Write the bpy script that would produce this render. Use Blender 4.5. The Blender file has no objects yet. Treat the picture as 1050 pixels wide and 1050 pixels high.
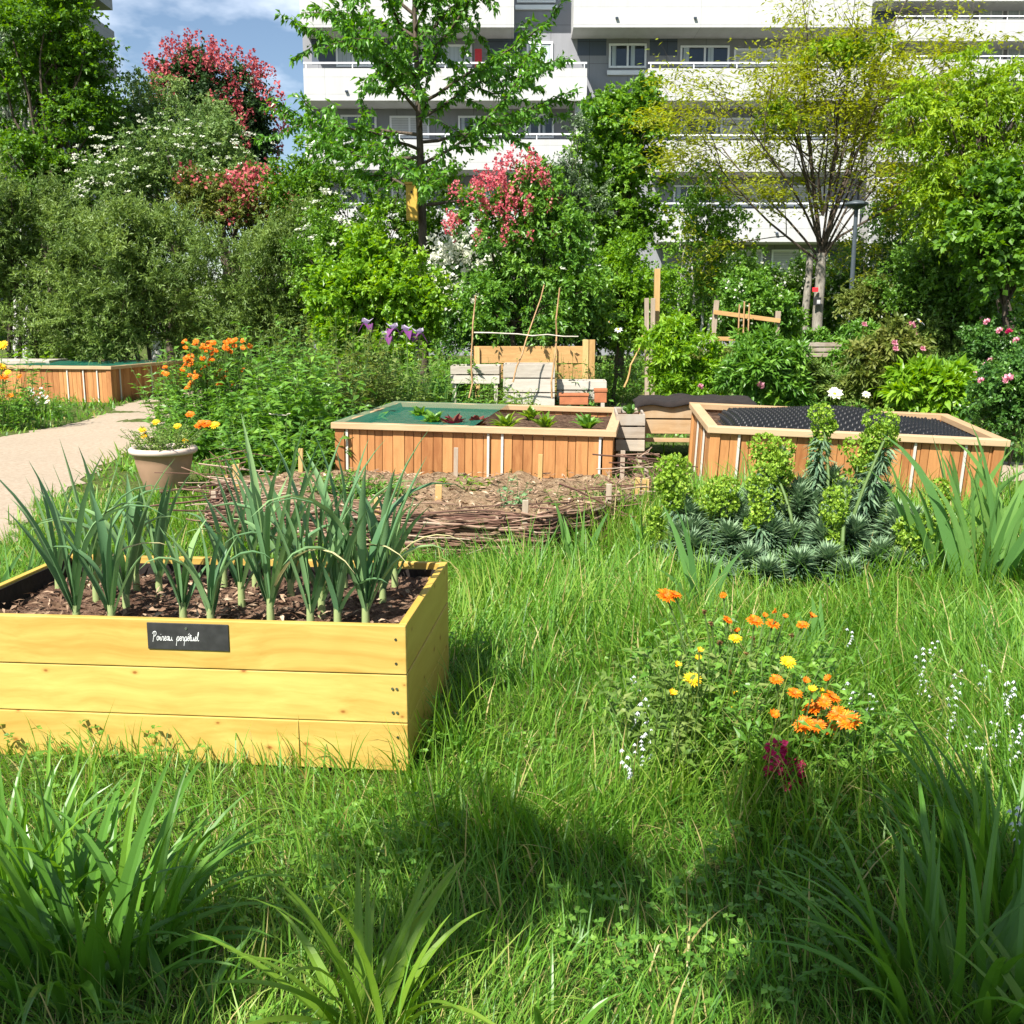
import bpy, math, random
import numpy as np
from mathutils import Matrix, Vector
sc = bpy.context.scene
COL = sc.collection
R = math.radians
pi = math.pi
# ------------------------------------------------------------------ camera geometry
F = 1060.0; H = 1.55; TH = math.atan(200/1060.0)
cT, sT = math.cos(TH), math.sin(TH)
def ray(px, py):
    u = (px-525)/F; v = (525-py)/F
    return np.array((u, v*sT+cT, v*cT-sT))
def at(px, py, Y):
    r = ray(px, py); return r*(Y/r[1]) + np.array((0, 0, H))
def gp(px, py, z=0.0):
    r = ray(px, py); return r*((z-H)/r[2]) + np.array((0, 0, H))
def ppm(px, py, Y):
    r = ray(px, py); return F/(Y/r[1])
def sstep(a, b, x):
    t = np.clip((np.asarray(x, float)-a)/(b-a), 0, 1); return t*t*(3-2*t)
def gz(x, y):
    "height of the ground"
    x = np.asarray(x, float); y = np.asarray(y, float)
    return -0.12*sstep(2.0, 4.2, x)*sstep(5.5, 8.0, y)*(1-sstep(12, 16, y)) + 0.012*np.sin(x*2.1+1.3*y) + 0.010*np.sin(3.3*y-1.7*x)
# ------------------------------------------------------------------ mesh builder
class MB:
    def __init__(s): s.v = []; s.f = []; s.t = []; s.m = []; s.n = 0
    def add(s, v, f, tint=0.5, mi=0):
        v = np.asarray(v, float).reshape(-1, 3); f = np.asarray(f, int)
        s.v.append(v); s.f.append(f+s.n); s.n += len(v)
        s.t.append(np.broadcast_to(np.asarray(tint, float), (len(v),)))
        s.m.append(np.full(len(f), mi))
    def mesh(s, name, mats, smooth=False):
        me = bpy.data.meshes.new(name)
        if s.v:
            V = np.concatenate(s.v); T = np.concatenate(s.t); M = np.concatenate(s.m)
            tot = np.concatenate([np.full(len(f), f.shape[1]) for f in s.f])
            L = np.concatenate([f.ravel() for f in s.f])
            st = np.concatenate(([0], np.cumsum(tot)[:-1]))
            me.vertices.add(len(V)); me.vertices.foreach_set('co', V.ravel().astype(np.float32))
            me.loops.add(len(L)); me.loops.foreach_set('vertex_index', L.astype(np.int32))
            me.polygons.add(len(tot)); me.polygons.foreach_set('loop_start', st.astype(np.int32))
            me.polygons.foreach_set('loop_total', tot.astype(np.int32))
            me.polygons.foreach_set('material_index', M.astype(np.int32))
            me.polygons.foreach_set('use_smooth', np.full(len(tot), bool(smooth)))
            a = me.attributes.new('tint', 'FLOAT', 'POINT'); a.data.foreach_set('value', T.astype(np.float32))
            me.update(); me.validate()
        for m in (mats if isinstance(mats, (list, tuple)) else [mats]): me.materials.append(m)
        return me
    def build(s, name, mats, parent=None, smooth=False, bevel=0, loc=None, rot=None):
        o = bpy.data.objects.new(name, s.mesh(name, mats, smooth)); COL.objects.link(o)
        if parent: o.parent = parent
        if loc is not None: o.location = loc
        if rot is not None: o.rotation_euler = rot
        if bevel:
            b = o.modifiers.new('edge', 'BEVEL'); b.width = bevel; b.segments = 2; b.limit_method = 'ANGLE'
        return o
def tag(o, label, cat, group=None, kind=None):
    if label: o['label'] = label
    if cat: o['category'] = cat
    if group: o['group'] = group
    if kind: o['kind'] = kind
    return o
def thing(name, label, cat, loc=(0, 0, 0), rz=0, group=None, rot=None):
    o = bpy.data.objects.new(name, None); COL.objects.link(o); o.empty_display_size = 0.1
    o.location = loc; o.rotation_euler = rot if rot else (0, 0, rz)
    return tag(o, label, cat, group)
def inst(name, me, parent, loc, rot=(0, 0, 0), scale=1):
    o = bpy.data.objects.new(name, me); COL.objects.link(o); o.parent = parent
    o.location = loc; o.rotation_euler = rot; o.scale = (scale,)*3 if not hasattr(scale, '__len__') else scale
    return o
def unit(a): return a/np.maximum(np.linalg.norm(a, axis=-1, keepdims=True), 1e-9)
def rdir(rng, n): return unit(rng.normal(size=(n, 3)))
BOXF = np.array([(0,3,2,1),(4,5,6,7),(0,1,5,4),(1,2,6,5),(2,3,7,6),(3,0,4,7)])
def box(mb, c, s, rz=0, tint=.5, mi=0, M=None):
    x, y, z = np.asarray(s, float)/2
    v = np.array([(-x,-y,-z),(x,-y,-z),(x,y,-z),(-x,y,-z),(-x,-y,z),(x,-y,z),(x,y,z),(-x,y,z)])
    if rz: v = v @ np.array([[math.cos(rz), math.sin(rz), 0],[-math.sin(rz), math.cos(rz), 0],[0,0,1]])
    if M is not None: v = v @ np.asarray(M).T
    mb.add(v+np.asarray(c, float), BOXF, tint, mi)
def b2(mb, lo, hi, tint=.5, mi=0):
    lo = np.asarray(lo, float); hi = np.asarray(hi, float); box(mb, (lo+hi)/2, hi-lo, 0, tint, mi)
def tube(mb, pts, rad, sides=6, tint=.5, mi=0, cap=True):
    pts = np.asarray(pts, float); n = len(pts); rad = np.broadcast_to(np.asarray(rad, float), (n,))
    d = unit(np.gradient(pts, axis=0)); ref = np.array((0.31, 0.2, .93))
    if abs(d[0] @ ref) > .9: ref = np.array((.93, .3, .1))
    a = unit(np.cross(d, ref)); b = np.cross(d, a)
    th = np.linspace(0, 2*pi, sides, endpoint=False)
    v = pts[:, None] + rad[:, None, None]*(np.cos(th)[None, :, None]*a[:, None]+np.sin(th)[None, :, None]*b[:, None])
    i = np.arange(n-1)[:, None]*sides; j = np.arange(sides)[None]; k = (j+1) % sides
    f = np.stack([i+j, i+k, i+sides+k, i+sides+j], -1).reshape(-1, 4)
    V = v.reshape(-1, 3)
    mb.add(V, f, tint, mi)
    if cap and sides > 2:
        mb.add(v[0][::-1], np.arange(sides)[None], tint, mi); mb.add(v[-1], np.arange(sides)[None], tint, mi)
def bar(mb, a, b, w, d, tint=.5, mi=0):
    "a rectangular bar from a to b"
    a = np.asarray(a, float); b = np.asarray(b, float); ax = b-a; L = np.linalg.norm(ax); z = ax/L
    ref = np.array((0, 1, 0)) if abs(z[1]) < .8 else np.array((1, 0, 0))
    x = unit(np.cross(ref, z)); y = np.cross(z, x)
    box(mb, (a+b)/2, (w, d, L), 0, tint, mi, M=np.stack([x, y, z], 1))
def lathe(mb, prof, sides=32, tint=.5, mi=0, c=(0, 0, 0)):
    prof = np.asarray(prof, float); th = np.linspace(0, 2*pi, sides, endpoint=False)
    v = np.stack([prof[:, None, 0]*np.cos(th), prof[:, None, 0]*np.sin(th), np.broadcast_to(prof[:, None, 1], (len(prof), sides))], -1)+np.asarray(c)
    n = len(prof); i = np.arange(n-1)[:, None]*sides; j = np.arange(sides)[None]; k = (j+1) % sides
    mb.add(v.reshape(-1, 3), np.stack([i+j, i+k, i+sides+k, i+sides+j], -1).reshape(-1, 4), tint, mi)
def leaves(mb, P, A, N, L, W, tint, mi=0, fold=True, droop=.15):
    "many leaves at once: P base, A axis, N face normal"
    n = len(P); L = np.broadcast_to(L, (n,))[:, None]; W = np.broadcast_to(W, (n,))[:, None]
    A = unit(A); B = unit(np.cross(A, N)); N = np.cross(B, A)
    m = P+A*L*.45
    tip = P+A*L-N*L*droop
    if fold:
        v = np.stack([P, m+B*W*.5+N*W*.12, tip, m-B*W*.5+N*W*.12, m], 1)
        k = np.arange(n)[:, None]*5
        f = np.concatenate([k+np.array([[0, 1, 2, 4]]), k+np.array([[0, 4, 2, 3]])])
        mb.add(v.reshape(-1, 3), f, np.repeat(np.broadcast_to(tint, (n,)), 5), mi)
    else:
        v = np.stack([P, m+B*W*.5, tip, m-B*W*.5], 1)
        mb.add(v.reshape(-1, 3), (np.arange(n)[:, None]*4+np.arange(4)[None]), np.repeat(np.broadcast_to(tint, (n,)), 4), mi)
def blades(mb, P, az, L, W, th0, bend, nseg=4, tint=.5, mi=0, vfold=0.0, pw=1.5, prof=None, twist=0.0):
    "long strap leaves: az lean azimuth, th0 start angle from upright, bend further angle at the tip"
    n = len(P); g = lambda a: np.broadcast_to(np.asarray(a, float), (n,))
    az, L, W, th0, bend, twist = map(g, (az, L, W, th0, bend, twist))
    t = np.linspace(0, 1, nseg+1); tm = (t[:-1]+t[1:])/2
    ang = th0[:, None]+bend[:, None]*tm[None]**pw
    hz = np.concatenate([np.zeros((n, 1)), np.cumsum(np.sin(ang), 1)], 1)*(L/nseg)[:, None]
    vt = np.concatenate([np.zeros((n, 1)), np.cumsum(np.cos(ang), 1)], 1)*(L/nseg)[:, None]
    d = np.stack([np.cos(az), np.sin(az), 0*az], 1)
    s = np.stack([-np.sin(az+twist), np.cos(az+twist), 0*az], 1)
    C = P[:, None]+d[:, None]*hz[..., None]; C[..., 2] += vt
    if prof is None: prof = np.clip(np.minimum(.6+1.2*t, 1.25*(1-t)**.7), .03, 1)
    w = W[:, None]*prof[None]*.5
    if vfold:
        a2 = np.concatenate([ang, ang[:, -1:]], 1)
        nrm = np.stack([np.cos(az)[:, None]*np.cos(a2), np.sin(az)[:, None]*np.cos(a2), -np.sin(a2)], -1)
        off = nrm*(-w*vfold)[..., None]*1.0
        v = np.stack([C+s[:, None]*w[..., None]+off, C, C-s[:, None]*w[..., None]+off], 2)
        q = 3
    else:
        v = np.stack([C+s[:, None]*w[..., None], C-s[:, None]*w[..., None]], 2); q = 2
    per = (nseg+1)*q
    k = np.arange(n)[:, None, None]*per; i = np.arange(nseg)[None, :, None]*q
    fs = []
    for e in range(q-1):
        fs.append((k+i+np.array([[[e, e+1, q+e+1, q+e]]])).reshape(-1, 4))
    mb.add(v.reshape(-1, 3), np.concatenate(fs), np.repeat(np.broadcast_to(tint, (n,)), per), mi)
# ------------------------------------------------------------------ materials
GAIN = dict(yellow_green_leaf=1.25, grass_blades=1.32, short_turf=1.2, day=1.2, daylily_leaf=1.25, leek_leaf=1.4, iris_leaf=1.1, spurge_leaf=2.0, spurge_bract=1.6, herb_leaf=1.55, dark_herb_leaf=1.8, bright_tree_leaf=1.5, willow_leaf=2.05, grey_leaf=1.4, birch_leaf=1.55, chestnut_leaf=1.4, cherry_leaf=1.75, lime_leaf=1.3, round_green_leaf=1.65, olive_leaf=1.2, hedge_leaf=2.2)
def newmat(name):
    m = bpy.data.materials.new(name); m.use_nodes = True; nt = m.node_tree; nt.nodes.clear()
    return m, nt, nt.nodes.new('ShaderNodeOutputMaterial')
def N(nt, typ, ins=None, **kw):
    n = nt.nodes.new(typ)
    for k, v in kw.items(): setattr(n, k, v)
    for k, v in (ins or {}).items():
        if isinstance(v, bpy.types.NodeSocket): nt.links.new(v, n.inputs[k])
        else: n.inputs[k].default_value = v
    return n
def c4(c): return (c[0], c[1], c[2], 1)
def srgb(r, g, b):
    return tuple((x/255/12.92 if x/255 <= .04045 else ((x/255+.055)/1.055)**2.4) for x in (r, g, b))
def ramp(nt, fac, stops):
    r = N(nt, 'ShaderNodeValToRGB', {'Fac': fac}); e = r.color_ramp.elements
    while len(e) < len(stops): e.new(.5)
    for el, (p, c) in zip(e, stops): el.position = p; el.color = c4(c)
    return r.outputs['Color']
def tintramp(nt, cols):
    a = N(nt, 'ShaderNodeAttribute', attribute_name='tint')
    n = len(cols)
    return ramp(nt, a.outputs['Fac'], [(i/(n-1), c) for i, c in enumerate(cols)])
def leafmat(name, cols, trans=.38, rough=.42, spec=.5, tboost=1.5):
    cols = [tuple(x*GAIN.get(name, 1.0) for x in c) for c in cols]
    m, nt, out = newmat(name)
    c = tintramp(nt, cols)
    p = N(nt, 'ShaderNodeBsdfPrincipled', {'Base Color': c, 'Roughness': rough, 'Specular IOR Level': spec})
    hv = N(nt, 'ShaderNodeHueSaturation', {'Color': c, 'Hue': .485, 'Saturation': 1.1, 'Value': tboost})
    t = N(nt, 'ShaderNodeBsdfTranslucent', {'Color': hv.outputs['Color']})
    mx = N(nt, 'ShaderNodeMixShader', {0: trans, 1: p.outputs[0], 2: t.outputs[0]})
    nt.links.new(mx.outputs[0], out.inputs[0]); return m
def plain(name, c, rough=.6, var=.15, scale=8, metal=0, spec=.4, bump=.0, bscale=60):
    "a colour with soft mottling"
    m, nt, out = newmat(name)
    tc = N(nt, 'ShaderNodeTexCoord')
    nz = N(nt, 'ShaderNodeTexNoise', {'Vector': tc.outputs['Object'], 'Scale': scale, 'Detail': 5})
    col = ramp(nt, nz.outputs['Fac'], [(.3, tuple(x*(1-var) for x in c)), (.7, tuple(min(1, x*(1+var)) for x in c))])
    p = N(nt, 'ShaderNodeBsdfPrincipled', {'Base Color': col, 'Roughness': rough, 'Metallic': metal, 'Specular IOR Level': spec})
    if bump:
        n2 = N(nt, 'ShaderNodeTexNoise', {'Vector': tc.outputs['Object'], 'Scale': bscale, 'Detail': 4})
        b = N(nt, 'ShaderNodeBump', {'Height': n2.outputs['Fac'], 'Strength': bump, 'Distance': .01})
        nt.links.new(b.outputs[0], p.inputs['Normal'])
    nt.links.new(p.outputs[0], out.inputs[0]); return m
def wood(name, c_lo, c_hi, axis='X', scale=1.0, knots=None, rough=.6, contrast=1.0, weather=None, spec=.3):
    "grain runs along the object's AXIS; each board (tint) gets its own piece of grain and shade"
    m, nt, out = newmat(name)
    tc = N(nt, 'ShaderNodeTexCoord'); at_ = N(nt, 'ShaderNodeAttribute', attribute_name='tint')
    off = N(nt, 'ShaderNodeCombineXYZ', {0: 0.0, 1: 0.0, 2: 0.0})
    mu = N(nt, 'ShaderNodeMath', {0: at_.outputs['Fac'], 1: 37.0}, operation='MULTIPLY')
    for i in range(3): nt.links.new(mu.outputs[0], off.inputs[i])
    add = N(nt, 'ShaderNodeVectorMath', {0: tc.outputs['Object'], 1: off.outputs[0]}, operation='ADD')
    st = {'X': (1.3, 22, 22), 'Y': (22, 1.3, 22), 'Z': (22, 22, 1.3)}[axis]
    mp = N(nt, 'ShaderNodeVectorMath', {0: add.outputs[0], 1: tuple(s*scale for s in st)}, operation='MULTIPLY')
    wob = N(nt, 'ShaderNodeTexNoise', {'Vector': add.outputs[0], 'Scale': 2.2*scale, 'Detail': 2})
    wmix = N(nt, 'ShaderNodeVectorMath', {0: wob.outputs['Color'], 1: (2.6, 2.6, 2.6)}, operation='MULTIPLY')
    ad2 = N(nt, 'ShaderNodeVectorMath', {0: mp.outputs[0], 1: wmix.outputs[0]}, operation='ADD')
    g1 = N(nt, 'ShaderNodeTexNoise', {'Vector': ad2.outputs[0], 'Scale': 1.0, 'Detail': 4, 'Roughness': .6})
    g2 = N(nt, 'ShaderNodeTexNoise', {'Vector': add.outputs[0], 'Scale': 3.0, 'Detail': 3})
    s1 = N(nt, 'ShaderNodeMath', {0: g1.outputs['Fac'], 1: .62}, operation='MULTIPLY')
    s2 = N(nt, 'ShaderNodeMath', {0: g2.outputs['Fac'], 1: .18, 2: s1.outputs[0]}, operation='MULTIPLY_ADD')
    s3 = N(nt, 'ShaderNodeMath', {0: at_.outputs['Fac'], 1: .34, 2: s2.outputs[0]}, operation='MULTIPLY_ADD')
    w = .22/contrast
    col = ramp(nt, s3.outputs[0], [(.56-w, c_lo), (.58+w, c_hi)])
    if weather:
        n3 = N(nt, 'ShaderNodeTexNoise', {'Vector': tc.outputs['Object'], 'Scale': 5, 'Detail': 6})
        fr = ramp(nt, n3.outputs['Fac'], [(.42, (0, 0, 0)), (.68, (1, 1, 1))])
        mxw = N(nt, 'ShaderNodeMix', {'Factor': fr, 6: col, 7: c4(weather)}, data_type='RGBA')
        col = mxw.outputs[2]
    if knots:
        kk = {'X': (2.2, 9, 9), 'Y': (9, 2.2, 9), 'Z': (9, 9, 2.2)}[axis]
        sx = N(nt, 'ShaderNodeSeparateXYZ', {0: add.outputs[0]}); kx = N(nt, 'ShaderNodeMath', {0: sx.outputs[0 if axis == 'X' else 1], 1: 5.6}, operation='MULTIPLY'); kz = N(nt, 'ShaderNodeMath', {0: sx.outputs[2], 1: 8.5}, operation='MULTIPLY')
        kp = N(nt, 'ShaderNodeCombineXYZ', {0: kx.outputs[0], 1: kz.outputs[0]})
        vo = N(nt, 'ShaderNodeTexVoronoi', {'Vector': kp.outputs[0], 'Scale': 1.0, 'Randomness': 1}, voronoi_dimensions='2D')
        wn = N(nt, 'ShaderNodeTexNoise', {'Vector': tc.outputs['Object'], 'Scale': 30, 'Detail': 2})
        dd = N(nt, 'ShaderNodeMath', {0: wn.outputs['Fac'], 1: .05, 2: vo.outputs['Distance']}, operation='MULTIPLY_ADD')
        sc2 = N(nt, 'ShaderNodeSeparateColor', {0: vo.outputs['Color']}); rr = N(nt, 'ShaderNodeMath', {0: sc2.outputs[1], 1: 1.0, 2: .42}, operation='MULTIPLY_ADD'); dd = N(nt, 'ShaderNodeMath', {0: dd.outputs[0], 1: rr.outputs[0]}, operation='DIVIDE')
        kf = ramp(nt, dd.outputs[0], [(.05, (1, 1, 1)), (.07, (.65, .65, .65)), (.10, (.22, .22, .22)), (.17, (0, 0, 0))])
        sel = N(nt, 'ShaderNodeSeparateColor', {0: vo.outputs['Color']}); gt = N(nt, 'ShaderNodeMath', {0: sel.outputs[0], 1: .5}, operation='GREATER_THAN'); km = N(nt, 'ShaderNodeMath', {0: kf, 1: gt.outputs[0]}, operation='MULTIPLY'); kf = km.outputs[0]
        mxk = N(nt, 'ShaderNodeMix', {'Factor': kf, 6: col, 7: c4(knots)}, data_type='RGBA'); col = mxk.outputs[2]
    p = N(nt, 'ShaderNodeBsdfPrincipled', {'Base Color': col, 'Roughness': rough, 'Specular IOR Level': spec})
    b = N(nt, 'ShaderNodeBump', {'Height': g1.outputs['Fac'], 'Strength': .25, 'Distance': .004})
    nt.links.new(b.outputs[0], p.inputs['Normal'])
    nt.links.new(p.outputs[0], out.inputs[0]); return m
M = {}
def G_(*c): return tuple(c)
# leaf colours are the leaf's own reflectance
M['grass'] = leafmat('grass_blades', [(.034,.100,.012),(.064,.172,.018),(.115,.240,.025),(.19,.290,.042),(.36,.30,.12)], .42, .45, .4)
M['turf'] = leafmat('short_turf', [(.050,.10,.014),(.10,.19,.022),(.17,.235,.04),(.30,.25,.11)], .35, .6, .2)
M['daylily'] = leafmat('daylily_leaf', [(.045,.115,.014),(.075,.185,.022),(.13,.26,.03)], .40, .36, .5)
M['limelily'] = leafmat('pale_strap_leaf', [(.10,.21,.02),(.17,.30,.03),(.26,.35,.05)], .45, .36, .5)
M['leek'] = leafmat('leek_leaf', [(.055,.125,.055),(.10,.19,.080),(.18,.28,.11)], .22, .45, .45, 1.2)
M['leekwhite'] = leafmat('leek_shaft', [(.22,.32,.10),(.42,.47,.22)], .15, .5, .3)
M['iris'] = leafmat('iris_leaf', [(.07,.17,.045),(.11,.24,.06),(.18,.32,.07)], .32, .42, .45)
M['euph'] = leafmat('spurge_leaf', [(.030,.060,.034),(.062,.108,.058),(.12,.175,.092)], .2, .5, .4, 1.2)
M['euphhead'] = leafmat('spurge_bract', [(.075,.15,.018),(.15,.245,.026),(.25,.33,.045)], .35, .5, .3)
M['herb'] = leafmat('herb_leaf', [(.040,.105,.014),(.075,.170,.020),(.14,.25,.035)], .36, .42, .5)
M['herbpale'] = leafmat('pale_herb_leaf', [(.085,.16,.03),(.15,.24,.045),(.25,.31,.09)], .36, .5, .4)
M['herbdark'] = leafmat('dark_herb_leaf', [(.022,.062,.014),(.045,.11,.018),(.085,.17,.03)], .32, .4, .55)
M['stem'] = leafmat('green_stem', [(.07,.13,.03),(.12,.19,.05)], .1, .6, .3)
M['maple'] = leafmat('bright_tree_leaf', [(.038,.090,.010),(.068,.150,.014),(.115,.215,.020)], .40, .42, .45)
M['willow'] = leafmat('willow_leaf', [(.038,.067,.016),(.067,.107,.023),(.115,.163,.038)], .34, .5, .4)
M['greywillow'] = leafmat('grey_leaf', [(.055,.095,.045),(.10,.15,.075),(.15,.20,.11)], .3, .5, .4)
M['birch'] = leafmat('birch_leaf', [(.055,.105,.028),(.095,.16,.04),(.16,.22,.065)], .35, .5, .4)
M['chestnut'] = leafmat('chestnut_leaf', [(.015,.040,.014),(.030,.070,.018),(.05,.10,.026)], .3, .45, .5)
M['redbloom'] = leafmat('red_blossom', [(.30,.05,.06),(.48,.10,.11),(.62,.20,.18)], .3, .6, .2, 1.1)
M['pinkbloom'] = leafmat('pink_blossom', [(.50,.07,.10),(.68,.16,.19),(.78,.32,.32)], .35, .6, .2, 1.1)
M['whitebloom'] = leafmat('white_blossom', [(.58,.60,.44),(.72,.73,.60),(.82,.82,.74)], .35, .6, .2, 1.0)
M['cherry'] = leafmat('cherry_leaf', [(.030,.085,.010),(.055,.145,.014),(.10,.215,.022)], .42, .34, .55)
M['lime'] = leafmat('lime_leaf', [(.085,.19,.012),(.14,.27,.018),(.23,.36,.03)], .42, .4, .45)
M['locust'] = leafmat('golden_locust_leaf', [(.17,.23,.022),(.28,.33,.03),(.38,.41,.05)], .45, .45, .35)
M['goldtree'] = leafmat('yellow_green_leaf', [(.085,.17,.010),(.17,.28,.014),(.29,.39,.022)], .45, .42, .4)
M['roundleaf'] = leafmat('round_green_leaf', [(.045,.105,.012),(.085,.175,.018),(.14,.25,.035)], .38, .36, .55)
M['olive'] = leafmat('olive_leaf', [(.07,.105,.02),(.12,.16,.03),(.19,.20,.05)], .36, .5, .3)
M['hedge'] = leafmat('hedge_leaf', [(.027,.062,.009),(.050,.106,.013),(.095,.168,.022)], .32, .38, .55)
def barkmat(name, a, b, sc_=6):
    m, nt, out = newmat(name); tc = N(nt, 'ShaderNodeTexCoord')
    mp = N(nt, 'ShaderNodeVectorMath', {0: tc.outputs['Object'], 1: (1, 1, .25)}, operation='MULTIPLY')
    n = N(nt, 'ShaderNodeTexNoise', {'Vector': mp.outputs[0], 'Scale': sc_*4, 'Detail': 6, 'Roughness': .7})
    c = ramp(nt, n.outputs['Fac'], [(.32, a), (.66, b)])
    p = N(nt, 'ShaderNodeBsdfPrincipled', {'Base Color': c, 'Roughness': .85, 'Specular IOR Level': .2})
    bp = N(nt, 'ShaderNodeBump', {'Height': n.outputs['Fac'], 'Strength': .6, 'Distance': .02}); nt.links.new(bp.outputs[0], p.inputs['Normal'])
    nt.links.new(p.outputs[0], out.inputs[0]); return m
M['bark'] = barkmat('dark_bark', (.035, .027, .02), (.13, .10, .075))
M['palebark'] = barkmat('pale_bark', (.14, .125, .10), (.36, .33, .28))
M['birchbark'] = barkmat('birch_bark', (.30, .28, .25), (.70, .68, .64))
M['twig'] = barkmat('twig_bark', (.06, .035, .025), (.22, .13, .085), 10)
def wattlemat():
    m, nt, out = newmat('woven_twigs'); c = tintramp(nt, [(.06,.032,.022),(.14,.072,.05),(.25,.155,.105),(.40,.31,.23)])
    p = N(nt, 'ShaderNodeBsdfPrincipled', {'Base Color': c, 'Roughness': .8, 'Specular IOR Level': .25}); nt.links.new(p.outputs[0], out.inputs[0]); return m
M['wattle'] = wattlemat()
M['pine'] = wood('yellow_pine', (.39, .235, .045), (.585, .425, .115), 'X', 1.0, knots=(.27, .105, .020), rough=.55, contrast=1.35)
M['pineY'] = wood('yellow_pine_side', (.40, .25, .042), (.52, .37, .075), 'Y', 1.0, knots=(.24, .075, .012), rough=.5)
M['pinetop'] = plain('pine_edge', (.66, .46, .17), .6, .2, 20)
M['cedar'] = wood('cedar_boards', (.26, .100, .032), (.50, .240, .088), 'Z', 1.0, rough=.6, contrast=1.0)
M['cedartrim'] = wood('cedar_rail', (.38, .24, .125), (.52, .37, .22), 'X', 1.0, rough=.6)
M['cedartrimY'] = wood('cedar_rail_side', (.37, .23, .12), (.50, .35, .20), 'Y', 1.0, rough=.6)
M['batten'] = plain('pale_batten', (.55, .51, .45), .5, .08, 30)
M['greywood'] = wood('weathered_boards', (.22, .17, .125), (.50, .42, .33), 'X', 1.2, rough=.85, weather=(.36, .32, .27))
M['greywoodZ'] = wood('weathered_posts', (.22, .17, .12), (.47, .38, .29), 'Z', 1.2, rough=.85)
M['crate'] = wood('crate_slats', (.30, .18, .085), (.56, .38, .21), 'X', 1.2, rough=.8, weather=(.40, .29, .18))
M['whitewood'] = wood('bleached_crate', (.30, .26, .21), (.52, .475, .41), 'X', 1.2, rough=.8)
M['tanwood'] = wood('tan_boards', (.33, .17, .06), (.52, .32, .13), 'X', 1.2, rough=.7)
M['tanpost'] = wood('tan_posts', (.36, .21, .075), (.56, .38, .16), 'Z', 1.2, rough=.7)
M['cane'] = plain('bamboo_cane', (.42, .25, .12), .5, .3, 14)
M['palecane'] = plain('pale_cane', (.56, .50, .42), .5, .2, 14)
M['terracotta'] = plain('terracotta', (.38, .13, .055), .8, .15, 9, bump=.2)
M['pot'] = plain('tan_pot', (.33, .205, .13), .62, .10, 7)
M['liner'] = plain('black_liner', (.016, .015, .015), .55, .3, 20)
M['cloth'] = plain('dark_felt', (.017, .012, .010), .95, .3, 12, bump=.8, bscale=30)
M['slate'] = plain('slate_plate', (.030, .030, .030), .5, .3, 25)
M['chalk'] = plain('chalk_line', (.82, .82, .80), .8, .05, 60)
M['metal'] = plain('steel', (.55, .55, .55), .35, .1, 30, metal=1)
M['nestbox'] = plain('nest_box_wood', (.50, .31, .045), .6, .15, 14)
M['lamppost'] = plain('lamp_post_paint', (.06, .075, .09), .45, .1, 10)
M['redpaint'] = plain('red_paint', (.62, .03, .04), .5, .1, 10)
def soilmat(name, a, b, c, sc_=14, bump=1.0):
    m, nt, out = newmat(name); tc = N(nt, 'ShaderNodeTexCoord')
    n = N(nt, 'ShaderNodeTexNoise', {'Vector': tc.outputs['Object'], 'Scale': sc_, 'Detail': 8, 'Roughness': .7})
    n2 = N(nt, 'ShaderNodeTexNoise', {'Vector': tc.outputs['Object'], 'Scale': sc_*7, 'Detail': 4})
    s = N(nt, 'ShaderNodeMath', {0: n2.outputs['Fac'], 1: .35, 2: n.outputs['Fac']}, operation='MULTIPLY_ADD')
    col = ramp(nt, s.outputs[0], [(.5, a), (.67, b), (.86, c)])
    p = N(nt, 'ShaderNodeBsdfPrincipled', {'Base Color': col, 'Roughness': .95, 'Specular IOR Level': .1})
    bp = N(nt, 'ShaderNodeBump', {'Height': s.outputs[0], 'Strength': bump, 'Distance': .03}); nt.links.new(bp.outputs[0], p.inputs['Normal'])
    nt.links.new(p.outputs[0], out.inputs[0]); return m
M['soil'] = soilmat('dark_soil', (.030, .018, .011), (.085, .05, .032), (.20, .13, .085))
M['drysoil'] = soilmat('dry_soil', (.10, .062, .036), (.23, .155, .09), (.38, .285, .18))
M['path'] = soilmat('path_sand', (.27, .21, .15), (.335, .268, .198), (.385, .32, .245), 22.0, .3)
M['ground'] = soilmat('lawn_soil', (.030, .050, .010), (.075, .105, .022), (.17, .16, .07), 18.0, 1.0)
M['straw'] = leafmat('straw', [(.26, .19, .08), (.42, .32, .16), (.55, .45, .26)], .25, .7, .2, 1.0)
M['mulch'] = leafmat('wood_chips', [(.06, .035, .022), (.18, .11, .07), (.34, .23, .15), (.5, .38, .27)], 0.02, .9, .1, 1.0)
EXPO = 1.15
# ------------------------------------------------------------------ camera, sun, sky
cd = bpy.data.cameras.new('camera'); cam = bpy.data.objects.new('camera', cd); COL.objects.link(cam)
cam.location = (0, 0, H); cam.rotation_euler = (pi/2-TH, 0, 0)
cd.sensor_width = 36; cd.lens = 36*F/1050; cd.clip_end = 3000; cd.clip_start = .05
sc.camera = cam
SUN_EL, SUN_AZ = 50, 33
sd = bpy.data.lights.new('sun', 'SUN'); sd.energy = 5.0; sd.angle = R(.53); sd.color = (1, .955, .87)
so = bpy.data.objects.new('sun', sd); COL.objects.link(so); so.rotation_euler = (R(90-SUN_EL), 0, R(-SUN_AZ)); so.location = (-20, -30, 40)
w = bpy.data.worlds.new('World'); sc.world = w; w.use_nodes = True; nt = w.node_tree; nt.nodes.clear()
sky = N(nt, 'ShaderNodeTexSky', sky_type='NISHITA', sun_disc=False, sun_elevation=R(SUN_EL), sun_rotation=R(180+SUN_AZ), air_density=1.0, dust_density=.3, ozone_density=1.6)
tc = N(nt, 'ShaderNodeTexCoord')
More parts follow.
